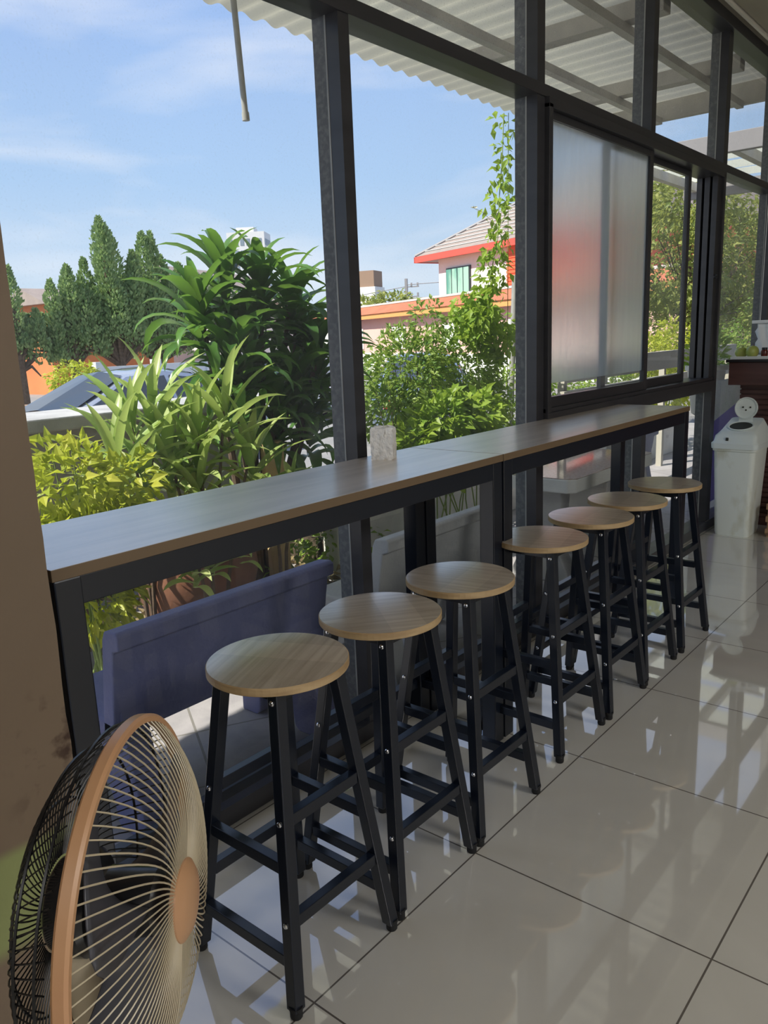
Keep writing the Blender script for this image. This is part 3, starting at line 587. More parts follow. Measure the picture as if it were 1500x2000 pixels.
for k_, (px, py, hh, an) in enumerate([(-0.012, -0.01, 0.008, 0.4), (0.0, 0.0, 0.011, 1.9), (0.010, 0.005, 0.007, 0.1)]):
    n = len(b.v); dx, dy = 0.018 * math.cos(an), 0.018 * math.sin(an)
    b.v += [(px - dx, py - dy, 0.093), (px + dx, py + dy, 0.093), (px + dx * .7 + .006, py + dy * .7, 0.097 + hh * .6), (px + .003, py - .004, 0.097 + hh), (px - dx * .8, py - dy * .8 + .005, 0.097 + hh * .4)]
    b.face((n, n + 1, n + 2, n + 3, n + 4))
b.build('wrap_fold', 'tissue', tp)

# ------------------------------------------------------------------ pedestal fan
FC = Vector((0.306, -0.530, 0.727)); FR = 0.2
fn = Vector((math.cos(0.67) * math.cos(0.0), math.sin(0.67) * math.cos(0.0), math.sin(0.0)))
fan = empty('pedestal_fan', (FC.x - 0.12, FC.y - 0.08, 0), 0, 'pedestal fan with peach rim, cream front grille and black rear grille by the column', 'fan')
FO = Vector(fan.location)
fa = fn.cross(Vector((0, 0, 1))).normalized(); fb = fa.cross(fn).normalized() * 1.0
def FP(r, t, d): return FC - FO + fa * (r * math.cos(t)) + fb * (r * math.sin(t)) + fn * d
fxf = Matrix((fa, fb, fn)).transposed()
def prof_front(r):   # depth of the front grille at radius r
    q = r / FR; return 0.052 * (1 - max(0, (q - 0.30) / 0.70) ** 2.6)
g = MB(); NW = 88
for i in range(NW):
    t0 = 2 * PI * i / NW; pts = []
    for j in range(12):
        q = j / 11; r = 0.040 + (FR - 0.004 - 0.040) * q; pts.append(FP(r, t0 + 0.30 * (1 - q) ** 1.0, prof_front(r)))
    g.tube(pts, 0.00095, 4, cap=False)
g.build('front_grille', 'fan_cream', fan, smooth=True)
g = MB()
def prof_back(r):
    q = r / FR; return -0.078 * (1 - max(0, (q - 0.45) / 0.55) ** 2.4) - 0.008
for i in range(NW):
    t0 = 2 * PI * i / NW; pts = []
    for j in range(12):
        q = j / 11; r = 0.05 + (FR - 0.004 - 0.05) * q; pts.append(FP(r, t0 - 0.34 * (1 - q), prof_back(r)))
    g.tube(pts, 0.00095, 4, cap=False)
for rr in (0.11, 0.165, 0.19):
    g.tube([FP(rr, 2 * PI * i / 60, prof_back(rr) - 0.0022) for i in range(61)], 0.0017, 4, cap=False)
g.build('rear_grille', 'fan_black', fan, smooth=True)
# rim
b = MB(); prof = [(FR - 0.008, -0.008), (FR - 0.002, -0.008), (FR + 0.001, -0.005), (FR + 0.001, 0.005), (FR - 0.002, 0.008), (FR - 0.008, 0.008), (FR - 0.008, -0.008)]
n = len(prof); seg = 96
for r, d in prof:
    for i in range(seg): b.v.append(tuple(FP(r, 2 * PI * i / seg, d)))
for j in range(n - 1):
    for i in range(seg): i2 = (i + 1) % seg; b.face((j * seg + i, j * seg + i2, (j + 1) * seg + i2, (j + 1) * seg + i))
b.build('rim', 'fan_peach', fan, smooth=True)
# hub badge
b = MB(); b.lathe([(0.0, 0.064), (0.020, 0.063), (0.034, 0.060), (0.043, 0.054), (0.045, 0.048), (0.040, 0.046), (0, 0.046)], 40, FC - FO, xf=fxf)
b.build('hub_cap', 'fan_peach', fan, smooth=True)
b = MB(); b.lathe([(0.0, 0.034), (0.028, 0.033), (0.036, 0.024), (0.038, -0.030), (0, -0.030)], 32, FC - FO, xf=fxf)
b.build('blade_hub', 'fan_motor', fan, smooth=True)
for kb in range(3):
    b = MB(); ph = 2 * PI * kb / 3 + 0.62; nu, nv = 10, 9
    for iu in range(nu):
        for iv in range(nv):
            u_ = iu / (nu - 1); v_ = iv / (nv - 1) - 0.5
            r = 0.034 + 0.142 * u_; wd = (0.42 + 1.35 * math.sin(min(1, u_ * 1.05) * PI * 0.62)) * 0.78
            if u_ > 0.85: wd *= 1 - 0.9 * (u_ - 0.85)
            t = ph + v_ * wd + 0.35 * u_; d = -0.028 * (v_ * 2) * (1 - 0.25 * u_) - 0.002
            b.v.append(tuple(FP(r, t, d)))
    for iu in range(nu - 1):
        for iv in range(nv - 1):
            a_ = iu * nv + iv; b.face((a_, a_ + 1, a_ + nv + 1, a_ + nv))
    o = b.build('blade', 'fan_blade', fan, smooth=True); sd = o.modifiers.new('solid', 'SOLIDIFY'); sd.thickness = 0.002
b = MB(); b.lathe([(0, -0.042), (0.050, -0.042), (0.056, -0.048), (0.056, -0.062), (0.048, -0.085), (0.030, -0.098), (0.0, -0.10)], 36, FC - FO, xf=fxf)
mo = b.build('motor_housing', 'fan_motor', fan, smooth=True)
ctr = FC - FO - fn * 0.075
b = MB(); b.tube([ctr + Vector((0, 0, -0.045)), ctr + Vector((0, 0, -0.16))], [0.03, 0.022], 16); b.tube([ctr + Vector((0, 0, -0.15)), Vector((ctr.x, ctr.y, 0.03))], 0.014, 14)
b.build('pole', 'fan_band', fan, smooth=True)
b = MB(); b.lathe([(0.17, 0), (0.175, 0.006), (0.165, 0.018), (0.06, 0.034), (0.03, 0.06), (0.022, 0.10), (0, 0.10)], 48, (ctr.x, ctr.y, 0)); b.build('base', 'fan_band', fan, smooth=True)

# ------------------------------------------------------------------ bin, counter and what stands on it
bn = empty('waste_bin', (-0.44, 4.36, 0), 0, 'grimy white plastic swing-top bin with its round flap open', 'bin')
def rrect(hx, hy, r, n=5):
    pts = []
    for cx_, cy_, a0 in ((hx - r, hy - r, 0), (-hx + r, hy - r, 90), (-hx + r, -hy + r, 180), (hx - r, -hy + r, 270)):
        for i in range(n + 1):
            a = math.radians(a0 + 90 * i / n); pts.append((cx_ + r * math.cos(a), cy_ + r * math.sin(a)))
    return pts
def loft(b, secs, cap=True, mi=0):
    base = len(b.v); n = len(secs[0][0])
    for pts, z, *off in secs:
        ox, oy = off if off else (0, 0)
        for p in pts: b.v.append((p[0] + ox, p[1] + oy, z))
    for i in range(len(secs) - 1):
        for k_ in range(n): k2 = (k_ + 1) % n; b.face((base + i * n + k_, base + i * n + k2, base + (i + 1) * n + k2, base + (i + 1) * n + k_), mi)
    if cap: b.face([base + k_ for k_ in range(n)][::-1], mi); b.face([base + (len(secs) - 1) * n + k_ for k_ in range(n)], mi)
    return b
b = MB(); loft(b, [(rrect(0.100, 0.122, 0.03), 0), (rrect(0.104, 0.128, 0.03), 0.02), (rrect(0.125, 0.150, 0.032), 0.545), (rrect(0.132, 0.157, 0.032), 0.55), (rrect(0.135, 0.160, 0.032), 0.572)])
b.build('bin_body', 'bin', bn, smooth=True, ang=0.7)
b = MB()
secs = [(rrect(0.140, 0.165, 0.035), lambda y: 0.565), (rrect(0.142, 0.167, 0.035), lambda y: 0.598), (rrect(0.130, 0.154, 0.03), lambda y: 0.610), (rrect(0.126, 0.150, 0.03), lambda y: 0.640 + (y + .15) * .10), (rrect(0.098, 0.122, 0.025), lambda y: 0.668 + (y + 0.12) * 0.27)]
n_ = len(secs[0][0])
for pts, zf in secs:
    for p in pts: b.v.append((p[0], p[1] + (0.012 if zf(0) > 0.65 else 0), zf(p[1])))
for i in range(len(secs) - 1):
    for k_ in range(n_): k2 = (k_ + 1) % n_; b.face((i * n_ + k_, i * n_ + k2, (i + 1) * n_ + k2, (i + 1) * n_ + k_))
b.face([k_ for k_ in range(n_)][::-1]); b.face([(len(secs) - 1) * n_ + k_ for k_ in range(n_)])
lid = b.build('bin_lid', 'binlid', bn, smooth=True, ang=0.7)
nrm = Vector((0, -0.26, 0.965)).normalized(); q3 = nrm.to_track_quat('Z', 'Y').to_matrix()
b = MB(); b.lathe([(0.078, 0.0), (0.078, 0.004), (0.070, 0.005), (0.066, 0.001)], 40, (0.0, -0.022, 0.6945), xf=q3, mis=[0, 0, 0, 1]); b.build('lid_opening', ['binlid', 'bindark'], bn, smooth=True)
q4 = Vector((0, -0.97, 0.14)).normalized().to_track_quat('Z', 'Y').to_matrix()
fl = MB().lathe([(0.066, -0.006), (0.069, 0.0), (0.069, 0.012), (0.063, 0.012), (0.061, 0.005), (0, 0.004)], 40, (0.005, 0.058, 0.80), xf=q4)
fl.box((-0.035, 0.045, 0.715), (0.045, 0.062, 0.755))
flo = fl.build('lid_flap', 'binlid', bn, smooth=True)
for dx, dz in ((-0.02, 0.006), (0.024, 0.006), (-0.002, -0.012)):
    MB().lathe([(0.0055, 0.0), (0.0055, 0.003), (0, 0.003)], 10, (0.005 + dx, 0.0525, 0.80 + dz), xf=q4).build('flap_hole', 'bindark', flo)
MB().box((-0.05, -0.156, 0.615), (-0.035, -0.148, 0.634)).build('lid_slot', 'bindark', bn)

ct = empty('counter_cabinet', (0.2, 4.85, 0), 0, 'dark brown wooden service counter with slatted front behind the bin', 'counter')
def CL(a, b_): return ((a[0] - 0.2, a[1] - 4.85, a[2]), (b_[0] - 0.2, b_[1] - 4.85, b_[2]))
MB().box(*CL((-0.612, 4.53, 1.082), (1.3, 5.2, 1.10))).build('worktop', 'counterdark', ct, bevel=0.003)
MB().box(*CL((-0.596, 4.55, 0.935), (1.3, 5.15, 1.082))).build('apron', 'counter', ct, bevel=0.003)
b = MB().box(*CL((-0.535, 4.64, 0.0), (1.25, 5.1, 0.935)))
for i in range(26): b.box(*CL((-0.54, 4.628, 0.06 + i * 0.034), (1.25, 4.642, 0.084 + i * 0.034)))
b.build('cabinet_body', 'counter', ct, bevel=0.001)
cr_ = empty('wooden_crate', (-0.12, 4.42, 0), 0.05, 'low raw pine crate on the floor beside the bin', 'crate')
b = MB()
for z in (0.02, 0.10, 0.18):
    b.box((-0.14, -0.10, z), (0.24, -0.085, z + 0.035)).box((-0.14, 0.085, z), (0.24, 0.10, z + 0.035)).box((-0.14, -0.085, z), (-0.125, 0.085, z + 0.035))
b.box((-0.14, -0.1, 0.02), (0.24, 0.1, 0.03)); b.build('slats', 'crate', cr_)
for x in (-0.12, 0.22):
    for y in (-0.08, 0.08): MB().box((x - 0.012, y - 0.008, 0), (x + 0.012, y + 0.008, 0.22)).build('corner_post', 'crate', cr_)
tr_ = MB(); tr_.box((-0.59, 4.55, 1.10), (-0.2, 4.85, 1.106)).box((-0.59, 4.55, 1.106), (-0.2, 4.558, 1.118)).box((-0.59, 4.842, 1.106), (-0.2, 4.85, 1.118)).box((-0.59, 4.558, 1.106), (-0.582, 4.842, 1.118))
tag(tr_.build('serving_tray', 'tray'), 'white serving tray lying along the counter edge', 'tray')
def mango(x, y, s, rz, lb, m_='mango'):
    t = empty('green_mango', (x, y, 1.106), rz, lb, 'fruit', 'green fruit on the counter')
    b = MB(); prof = [(0, 0.0)] + [(0.030 * s * math.sin(PI * i / 14) ** 0.8, 0.032 * s * (1 - math.cos(PI * i / 14))) for i in range(1, 14)] + [(0, 0.064 * s)]
    b.lathe(prof, 20); b.v = [(v[0] * 1.25, v[1], v[2]) for v in b.v]; b.build('flesh', m_, t, smooth=True)
    MB().tube([(0.006, 0, 0.063 * s), (0.012, 0, 0.072 * s)], 0.003, 6).build('stalk', 'bark', t)
mango(-0.555, 4.66, 1.05, 0.3, 'pale green fruit nearest the window on the white tray')
mango(-0.478, 4.63, 1.2, 1.2, 'larger yellow-green fruit beside the dark sauce jars')
for i, (x, y, lb) in enumerate(((-0.405, 4.63, 'dark red sauce jar beside the yellow-green fruit'), (-0.368, 4.66, 'dark red sauce jar closest to the hanging white paper'))):
    t = empty('sauce_jar', (x, y, 1.106), 0, lb, 'jar', 'sauce jars on the tray')
    MB().lathe([(0.018, 0), (0.020, 0.003), (0.020, 0.042), (0.016, 0.05), (0, 0.05)], 20).build('jar_body', 'sauce', t, smooth=True)
    MB().lathe([(0.017, 0.05), (0.017, 0.064), (0, 0.065)], 20).build('lid', 'black', t, smooth=True)
hp = empty('paper_towel_holder', (-0.458, 4.9, 1.10), 0, 'white paper towel hanging from a cord above the counter', 'paper towel')
b = MB(); n_ = 12
for j in range(9):
    for i in range(n_ + 1):
        x = -0.075 + 0.17 * i / n_; wv = 0.007 * math.sin(i * 1.3 + j * 0.5); xx = x + (0.010 * math.sin(j * 1.9) if i == 0 else 0)
        b.v.append((xx, wv, 0.02 + 0.20 * j / 8))
for j in range(8):
    for i in range(n_): a_ = j * (n_ + 1) + i; b.face((a_, a_ + 1, a_ + n_ + 2, a_ + n_ + 1))
o = b.build('paper_sheet', 'paper', hp, smooth=True); o.modifiers.new('s', 'SOLIDIFY').thickness = 0.002
MB().box((-0.105, -0.012, 0.222), (0.12, 0.012, 0.243)).build('hanger_bar', 'paper', hp, bevel=0.003)
MB().tube([(-0.055, 0, 0.24), (-0.045, 0, 1.94)], 0.002, 6).build('cord', 'wire', hp)

# ------------------------------------------------------------------ outside: ground and roof
GZ = -0.20
struct('terrace_ground', MB().box((-3.35, -6, GZ - 0.3), (-0.74, 12, GZ)), 'paver')
struct('garden_bed_ground', MB().box((-4.6, -6, GZ - 0.3), (-3.352, 12, GZ - 0.02)), 'soil')
struct('parking_ground', MB().box((-140, -60, -0.8), (-4.602, 130, -0.45)), 'asphalt')
struct('parking_ground', MB().box((-4.6, 12.002, -0.8), (60, 130, -0.45)), 'asphalt')
struct('trim_40', MB().box((-0.78, -6, GZ), (-0.745, 12, -0.0)), 'concrete')
# corrugated roof over the terrace (ridges run out from the building)
RX0, RX1, RY0, RY1, RZ = -2.56, -0.70, -7.0, 5.92, 3.085
b = MB(); pitch = 0.155; per = 8; n_ = int((RY1 - RY0) / pitch * per)
for i in range(n_ + 1):
    y = RY0 + i * pitch / per; z = RZ + 0.013 * math.cos(2 * PI * i / per)
    b.v += [(RX0, y, z - 0.012), (RX1, y, z + 0.02)]
for i in range(n_): b.face((2 * i, 2 * i + 1, 2 * i + 3, 2 * i + 2))
o = b.build('terrace_roof', 'roofsheet', smooth=True, ang=3); o['kind'] = 'structure'; o.modifiers.new('s', 'SOLIDIFY').thickness = 0.006
for y in (-4.4, -2.4, -0.4, 1.6, 3.7, 5.05):
    struct('roof_rafter', MB().box((RX0 + 0.45, y - 0.05, RZ - 0.12), (-0.76, y + 0.05, RZ - 0.025)), 'steel', bevel=0.004)
struct('roof_rafter', MB().box((RX0 + 0.02, RY1 - 0.06, RZ - 0.14), (-0.76, RY1 - 0.01, RZ + 0.04)), 'steel')
for x in (-1.62, -1.0):
    struct('roof_purlin', MB().box((x - 0.025, RY0, RZ - 0.17), (x + 0.025, RY1 - 0.07, RZ - 0.122)), 'steel')
dp = MB().tube([(-2.40, 2.10, 3.06), (-2.40, 2.128, 2.50)], 0.016, 14).tube([(-2.40, 2.128, 2.515), (-2.40, 2.130, 2.475)], 0.020, 14)
tag(dp.build('drain_pipe', 'pvc', smooth=True), 'short grey pipe hanging open-ended from the terrace roof edge', 'pipe')
# pergola beyond
pg = empty('pergola', (-2.4, 8.0, GZ), 0, 'grey pergola with clear panel roof beyond the terrace', 'pergola')
def PL(a, b_): return ((a[0] + 2.4, a[1] - 8.0, a[2] - GZ), (b_[0] + 2.4, b_[1] - 8.0, b_[2] - GZ))
MB().box(*PL((-2.85, 7.30, 2.90), (-0.75, 7.38, 3.07))).build('front_beam', 'greybeam', pg, bevel=0.004)
MB().box(*PL((-2.85, 9.9, 2.90), (-0.75, 9.98, 3.07))).build('rear_beam', 'greybeam', pg)
for x in (-2.7, -2.15, -1.6, -1.0): MB().box(*PL((x - 0.04, 7.38, 2.98), (x + 0.04, 9.9, 3.08))).build('rafter', 'steel', pg)
for y in (7.85, 8.45, 9.05, 9.6):
    b = MB().box(*PL((-2.85, y - 0.22, 3.09), (-0.9, y + 0.22, 3.10))); b.build('roof_panel', 'poly', pg)
for x, y in ((-2.75, 7.34),): MB().box(*PL((x - 0.05, y - 0.05, GZ), (x + 0.05, y + 0.05, 2.9))).build('post', 'greybeam', pg)
struct('band_board', MB().box((-2.22, 5.35, 0.88), (-2.18, 10.2, 1.07)), 'bandboard')  # boards standing in for the pale band reflected across the sash
struct('band_board', MB().box((-2.22, 5.35, 0.70), (-2.18, 10.2, 0.81)), 'bandboard')
for y in (5.45, 7.8, 10.1): struct('band_board_post', MB().box((-2.28, y - 0.03, GZ), (-2.22, y + 0.03, 1.07)), 'bandboard')

# ------------------------------------------------------------------ concrete benches and tables
def bench(loc, rz, lb, m_, L_=0.93, topz=0.70):
    t = empty('concrete_bench', (loc[0], loc[1], GZ), rz, lb, 'bench', 'concrete benches on the terrace')
    h = L_ / 2
    # back: slab leaning, thick rolled top edge (local +x faces the window)
    b = MB(); b.prism([(0.030, topz - 0.005), (0.028, topz - 0.05), (-0.005, topz - 0.062), (-0.055, 0.34), (-0.115, 0.34), (-0.06, topz - 0.03), (-0.045, topz), (0.015, topz + 0.006)], -h, h, 'y')
    b.build('backrest', m_, t, bevel=0.006)
    b = MB(); b.prism([(-0.46, 0.40), (-0.46, 0.35), (-0.06, 0.33), (-0.06, 0.395)], -h, h, 'y'); b.build('seat', m_, t, bevel=0.01)
    for s_ in (-1, 1):
        arc = [(-0.44, 0.35), (-0.45, 0.0), (-0.36, 0.0)]
        for i in range(9):
            a = PI - PI * i / 8; arc.append((-0.235 + 0.105 * math.cos(a), 0.02 + 0.17 * math.sin(a)))
        arc += [(-0.11, 0.0), (0.045, 0.0), (-0.045, 0.45), (-0.10, 0.36)]
        y0 = s_ * (h - 0.02) ; y1 = s_ * (h - 0.11)
        b = MB(); b.prism(arc, min(y0, y1), max(y0, y1), 'y'); b.build('leg', m_, t, bevel=0.006)
    return t
bench((-1.03, 0.70), 0.0, 'bluish grey concrete bench seen from behind under the nearest table', 'concrete_blue')
bench((-1.04, 1.97), 0.0, 'grey concrete bench behind the paired table legs', 'concrete')
bench((-1.45, 5.05), 0.03, 'pale concrete bench beyond the far end of the bar tables', 'concrete_light', L_=1.1)
def ctable(loc, lx, ly, lb, z=0.70):
    t = empty('concrete_table', (loc[0], loc[1], GZ), 0, lb, 'table', 'concrete tables on the terrace')
    ch = 0.04; poly = [(-lx + ch, -ly), (lx - ch, -ly), (lx, -ly + ch), (lx, ly - ch), (lx - ch, ly), (-lx + ch, ly), (-lx, ly - ch), (-lx, -ly + ch)]
    MB().prism(poly, z - 0.085, z - 0.004, 'z').build('table_slab', 'concrete_light', t, bevel=0.008)
    MB().prism([(p * 0.99, q * 0.99) for p, q in poly], z - 0.004, z, 'z').build('tabletop', 'tabletop_stone', t)
    for s_ in (-1, 1):
        b = MB(); b.prism([(-0.22, 0), (0.22, 0), (0.13, 0.2), (0.15, z - 0.085), (-0.15, z - 0.085), (-0.13, 0.2)], s_ * ly * 0.55 - 0.06, s_ * ly * 0.55 + 0.06, 'y'); b.build('leg', 'concrete', t, bevel=0.008)
ctable((-1.31, 3.72), 0.33, 0.60, 'pale concrete table with a reddish polished top behind the far bar table')
struct('planter_kerb', MB().box((-2.62, 2.75, GZ), (-2.48, 9.0, 0.10)).box((-2.66, 2.72, 0.10), (-2.44, 9.0, 0.15)), 'concrete_light', bevel=0.008)
struct('planter_soil', MB().box((-3.30, 2.75, GZ), (-2.62, 9.0, 0.02)), 'soil')
mh = MB().lathe([(0.10, 0), (0.10, 0.006), (0.085, 0.010), (0, 0.010)], 28, (-2.33, 2.52, GZ)); tag(mh.build('drain_cover', 'iron'), 'round cast iron drain cover set in the paving', 'drain cover')
struct('parapet_wall', MB().box((-3.75, -2.0, -0.45), (-3.55, 2.9, 0.87)).box((-3.95, -2.0, 0.87), (-3.35, 2.95, 0.95)), ['concrete'], bevel=0.01)

# ------------------------------------------------------------------ plants
def strap_leaf(b, p, az, elev, L_, w_, droop, seg=8, fold=0.25, twist=0.0, mi=0):
    p = Vector(p); d = Vector((math.cos(az) * math.cos(elev), math.sin(az) * math.cos(elev), math.sin(elev)))
    side = Vector((-math.sin(az), math.cos(az), 0)); base = len(b.v); e = elev; st = L_ / seg
    for i in range(seg + 1):
        q = i / seg; wd = w_ * (0.35 + 0.65 * math.sin(PI * min(1, q * 1.6 + 0.12) * 0.5)) * (1 - q ** 3.2) if q < 1 else 0.0005
        d = Vector((math.cos(az) * math.cos(e), math.sin(az) * math.cos(e), math.sin(e)))
        nn = d.cross(side).normalized(); sd = (side * math.cos(twist * q) + nn * math.sin(twist * q))
        fu = -nn * (wd * fold)
        b.v += [tuple(p + sd * wd * 0.5 - fu), tuple(p), tuple(p - sd * wd * 0.5 - fu)]
        p = p + d * st; e -= droop / seg * (0.4 + 1.3 * q)
    for i in range(seg):
        a_ = base + i * 3; b.face((a_, a_ + 1, a_ + 4, a_ + 3), mi); b.face((a_ + 1, a_ + 2, a_ + 5, a_ + 4), mi)

def small_leaf(b, p, d, s, wr_=0.45, curl=0.2):
    """two-sided folded leaf of 4 faces"""
    d = d.normalized(); u = Vector((0, 0, 1)) if abs(d.z) < 0.9 else Vector((1, 0, 0))
    sd = d.cross(u).normalized(); ang = rnd.uniform(-1.2, 1.2); nn = sd.cross(d); sd = sd * math.cos(ang) + nn * math.sin(ang); nn = sd.cross(d)
    n = len(b.v); m_ = p + d * s * 0.5
    b.v += [tuple(p), tuple(m_ + sd * s * wr_ * 0.5 + nn * s * curl * .4), tuple(p + d * s - nn * s * curl), tuple(m_ - sd * s * wr_ * 0.5 + nn * s * curl * .4), tuple(m_)]
    b.face((n, n + 1, n + 4)); b.face((n + 1, n + 2, n + 4)); b.face((n, n + 4, n + 3)); b.face((n + 4, n + 2, n + 3))

def rosette_plant(name, loc, heads, leafm, label, cat, L_, w_, nl, droop, elev0=(0.2, 1.35), r=0.02, group=None, azb=None):
    t = empty(name, loc, 0, label, cat, group); sb = MB(); fb = MB()
    for hx, hy, hz in heads:
        bx, by = hx * 0.25, hy * 0.25
        sb.tube([(bx, by, 0), (bx + (hx - bx) * 0.35 + rnd.uniform(-.02, .02), by + (hy - by) * 0.3, hz * 0.5), (hx, hy, hz)], [r, r * 0.8, r * 0.5], 8)
        for i in range(nl):
            q = i / nl; az = i * 2.399 + rnd.uniform(-.3, .3)
            if azb is not None: az = azb + (az % (2 * PI) - PI) * 0.6
            e = elev0[0] + (elev0[1] - elev0[0]) * q ** 0.8 + rnd.uniform(-.15, .15)
            strap_leaf(fb, (hx, hy, hz - 0.28 * (1 - q) + rnd.uniform(-.02, .02)), az, e, L_ * rnd.uniform(0.75, 1.1) * (0.75 + 0.25 * math.sin(q * PI)), w_ * rnd.uniform(.8, 1.15), droop * rnd.uniform(.7, 1.3) * (1 - 0.55 * q), twist=rnd.uniform(-.5, .5))
    sb.build('stem', 'bark', t, smooth=True); fb.build('foliage', leafm, t, smooth=True, ang=3)
    return t
def gz(z): return z - GZ
# big dracaena clump (dark) in the second plane of the left window
t = rosette_plant('dracaena', (-2.72, 2.28, GZ),
    [(0.0, -0.12, 1.93), (0.02, 0.14, 1.88), (0.02, 0.38, 1.80), (-0.1, 0.55, 1.66), (0.12, 0.50, 1.45), (0.0, 0.05, 1.60), (0.16, -0.25, 1.50), (0.10, 0.28, 1.30), (-0.05, 0.58, 1.25), (0.15, 0.08, 1.15), (0.05, -0.36, 1.74), (0.1, 0.40, 1.05), (0.12, -0.12, 1.30)],
    'leaf_strap', 'tall dracaena with long arching dark green leaves outside the window', 'plant', 0.48, 0.082, 34, 2.7, r=0.028)
# variegated strap leaf plants in front / left of it
for i, (x, y, hs, lb) in enumerate([
    (-2.35, 1.60, [(0, 0, 1.12), (0.05, 0.15, 1.22), (-0.08, -0.14, 1.02), (0.1, 0.26, 0.95), (0.0, -0.02, 0.85)], 'broad-leaved variegated cane plant standing before the tall dracaena'),
    (-2.50, 1.32, [(0, 0, 1.16), (0.05, -0.14, 1.02), (-0.05, 0.16, 1.24), (0.0, 0.28, 1.0), (0.05, 0.0, 0.88)], 'variegated cane plant with upright pale leaves beside the yellow bush'),
    (-2.10, 1.42, [(0, 0, 0.66), (0.02, 0.18, 0.70), (0.05, -0.14, 0.66)], 'low pale-leaved cane plant just behind the table top'),
    (-2.15, 1.92, [(0, 0, 0.70), (0.03, 0.12, 0.76)], 'small cane plant with a few upright leaves beside the cut post')]):
    rosette_plant('variegated_cane', (x, y, GZ), hs, 'leaf_variegated', lb, 'plant', 0.46 if i < 2 else 0.27, 0.062 if i < 2 else 0.05, [17, 17, 24, 12][i], 1.2, elev0=(0.3, 1.4), r=0.012, group='variegated cane plants outside')

def bush(name, loc, blobs, n, s, leafm, label, cat, stems=6, group=None, wr_=0.5, kind=None, stem_m='bark', r=0.010, trunk=None):
    """blobs: (x,y,z,rx,ry,rz) local"""
    t = empty(name, loc, 0, label, cat, group); sb = MB(); fb = MB()
    tot = sum(q[3] * q[4] * q[5] for q in blobs)
    if trunk: sb.tube([(0, 0, 0), (trunk[1] * .5, trunk[2] * .5, trunk[0] * .5), (trunk[1], trunk[2], trunk[0])], [r * 3, r * 2.4, r * 1.6], 8)
    for q in blobs:
        c = Vector(q[:3]); k_ = max(3, int(stems * q[3] * q[4] * q[5] / tot) + 2)
        org0 = Vector((trunk[1], trunk[2], trunk[0])) if trunk else None
        tw = []
        for i in range(k_):
            u_ = Vector((rnd.gauss(0, 1), rnd.gauss(0, 1), rnd.gauss(0, 1) + .4)).normalized(); e = c + Vector((u_.x * q[3], u_.y * q[4], u_.z * q[5])) * rnd.uniform(.5, .95)
            org = org0 or Vector((c.x * .75 + rnd.uniform(-.12, .12) * q[3] * 3, c.y * .8 + rnd.uniform(-.12, .12) * q[4] * 3, 0))
            mid = org.lerp(e, 0.55) + Vector((rnd.uniform(-.1, .1) * q[3], rnd.uniform(-.1, .1) * q[4], 0.05 * q[5]))
            sb.tube([org, mid, e], [r * (1 if trunk else .6), r * .5, r * .22], 5); tw.append((mid, e))
        m_ = int(n * q[3] * q[4] * q[5] / tot)
        for i in range(m_):
            u_ = Vector((rnd.gauss(0, 1), rnd.gauss(0, 1), rnd.gauss(0, 1))).normalized(); rr = rnd.uniform(0.35, 1.0) ** 0.55
            lump = 0.86 + 0.16 * math.sin(u_.x * 7 + q[0] * 9) * math.sin(u_.y * 6 + q[1] * 5) + 0.10 * math.sin(u_.z * 9)
            p = c + Vector((u_.x * q[3], u_.y * q[4], u_.z * q[5])) * rr * lump
            d = (u_ + Vector((rnd.uniform(-.8, .8), rnd.uniform(-.8, .8), rnd.uniform(-.9, .5)))).normalized()
            small_leaf(fb, p, d, s * rnd.uniform(.65, 1.25), wr_)
    sb.build('stem' if not trunk else 'trunk', stem_m, t, smooth=True); fb.build('foliage', leafm, t)
    return t
bush('yellow_shrub', (-2.25, 0.86, GZ), [(0, -0.05, 0.95, .20, .24, .20), (0.02, 0.22, 0.90, .18, .18, .16), (0, 0.05, 0.66, .26, .34, .24), (0, 0, 0.40, .2, .26, .2)], 1800, 0.085, 'leaf_yellow', 'bushy yellow-green shrub touching the brown column', 'shrub', 14, wr_=0.42, stem_m='stem')
bush('garden_shrub', (-2.85, 4.30, GZ), [(0, -0.25, 1.22, .38, .55, .42), (-0.05, 0.50, 1.22, .36, .50, .38), (0.1, -0.62, 0.95, .3, .36, .3), (0.05, 0.15, 0.78, .38, .8, .32), (0, -0.02, 1.62, .2, .2, .2), (0, .75, .9, .3, .4, .3)], 9500, 0.058, 'leaf_mid', 'round dense green shrub in front of the pink wall', 'shrub', 40)
bush('leafy_bush', (-2.12, 3.48, GZ), [(0, 0, 0.92, .20, .32, .24), (0.05, 0.34, 0.96, .17, .26, .18), (0, -0.32, 0.80, .16, .28, .18), (0, .1, .7, .2, .5, .2)], 1700, 0.095, 'leaf_bright', 'bright broad-leaved bush rising just above the bar table by the tissue pack', 'shrub', 12, wr_=0.6, stem_m='stem')
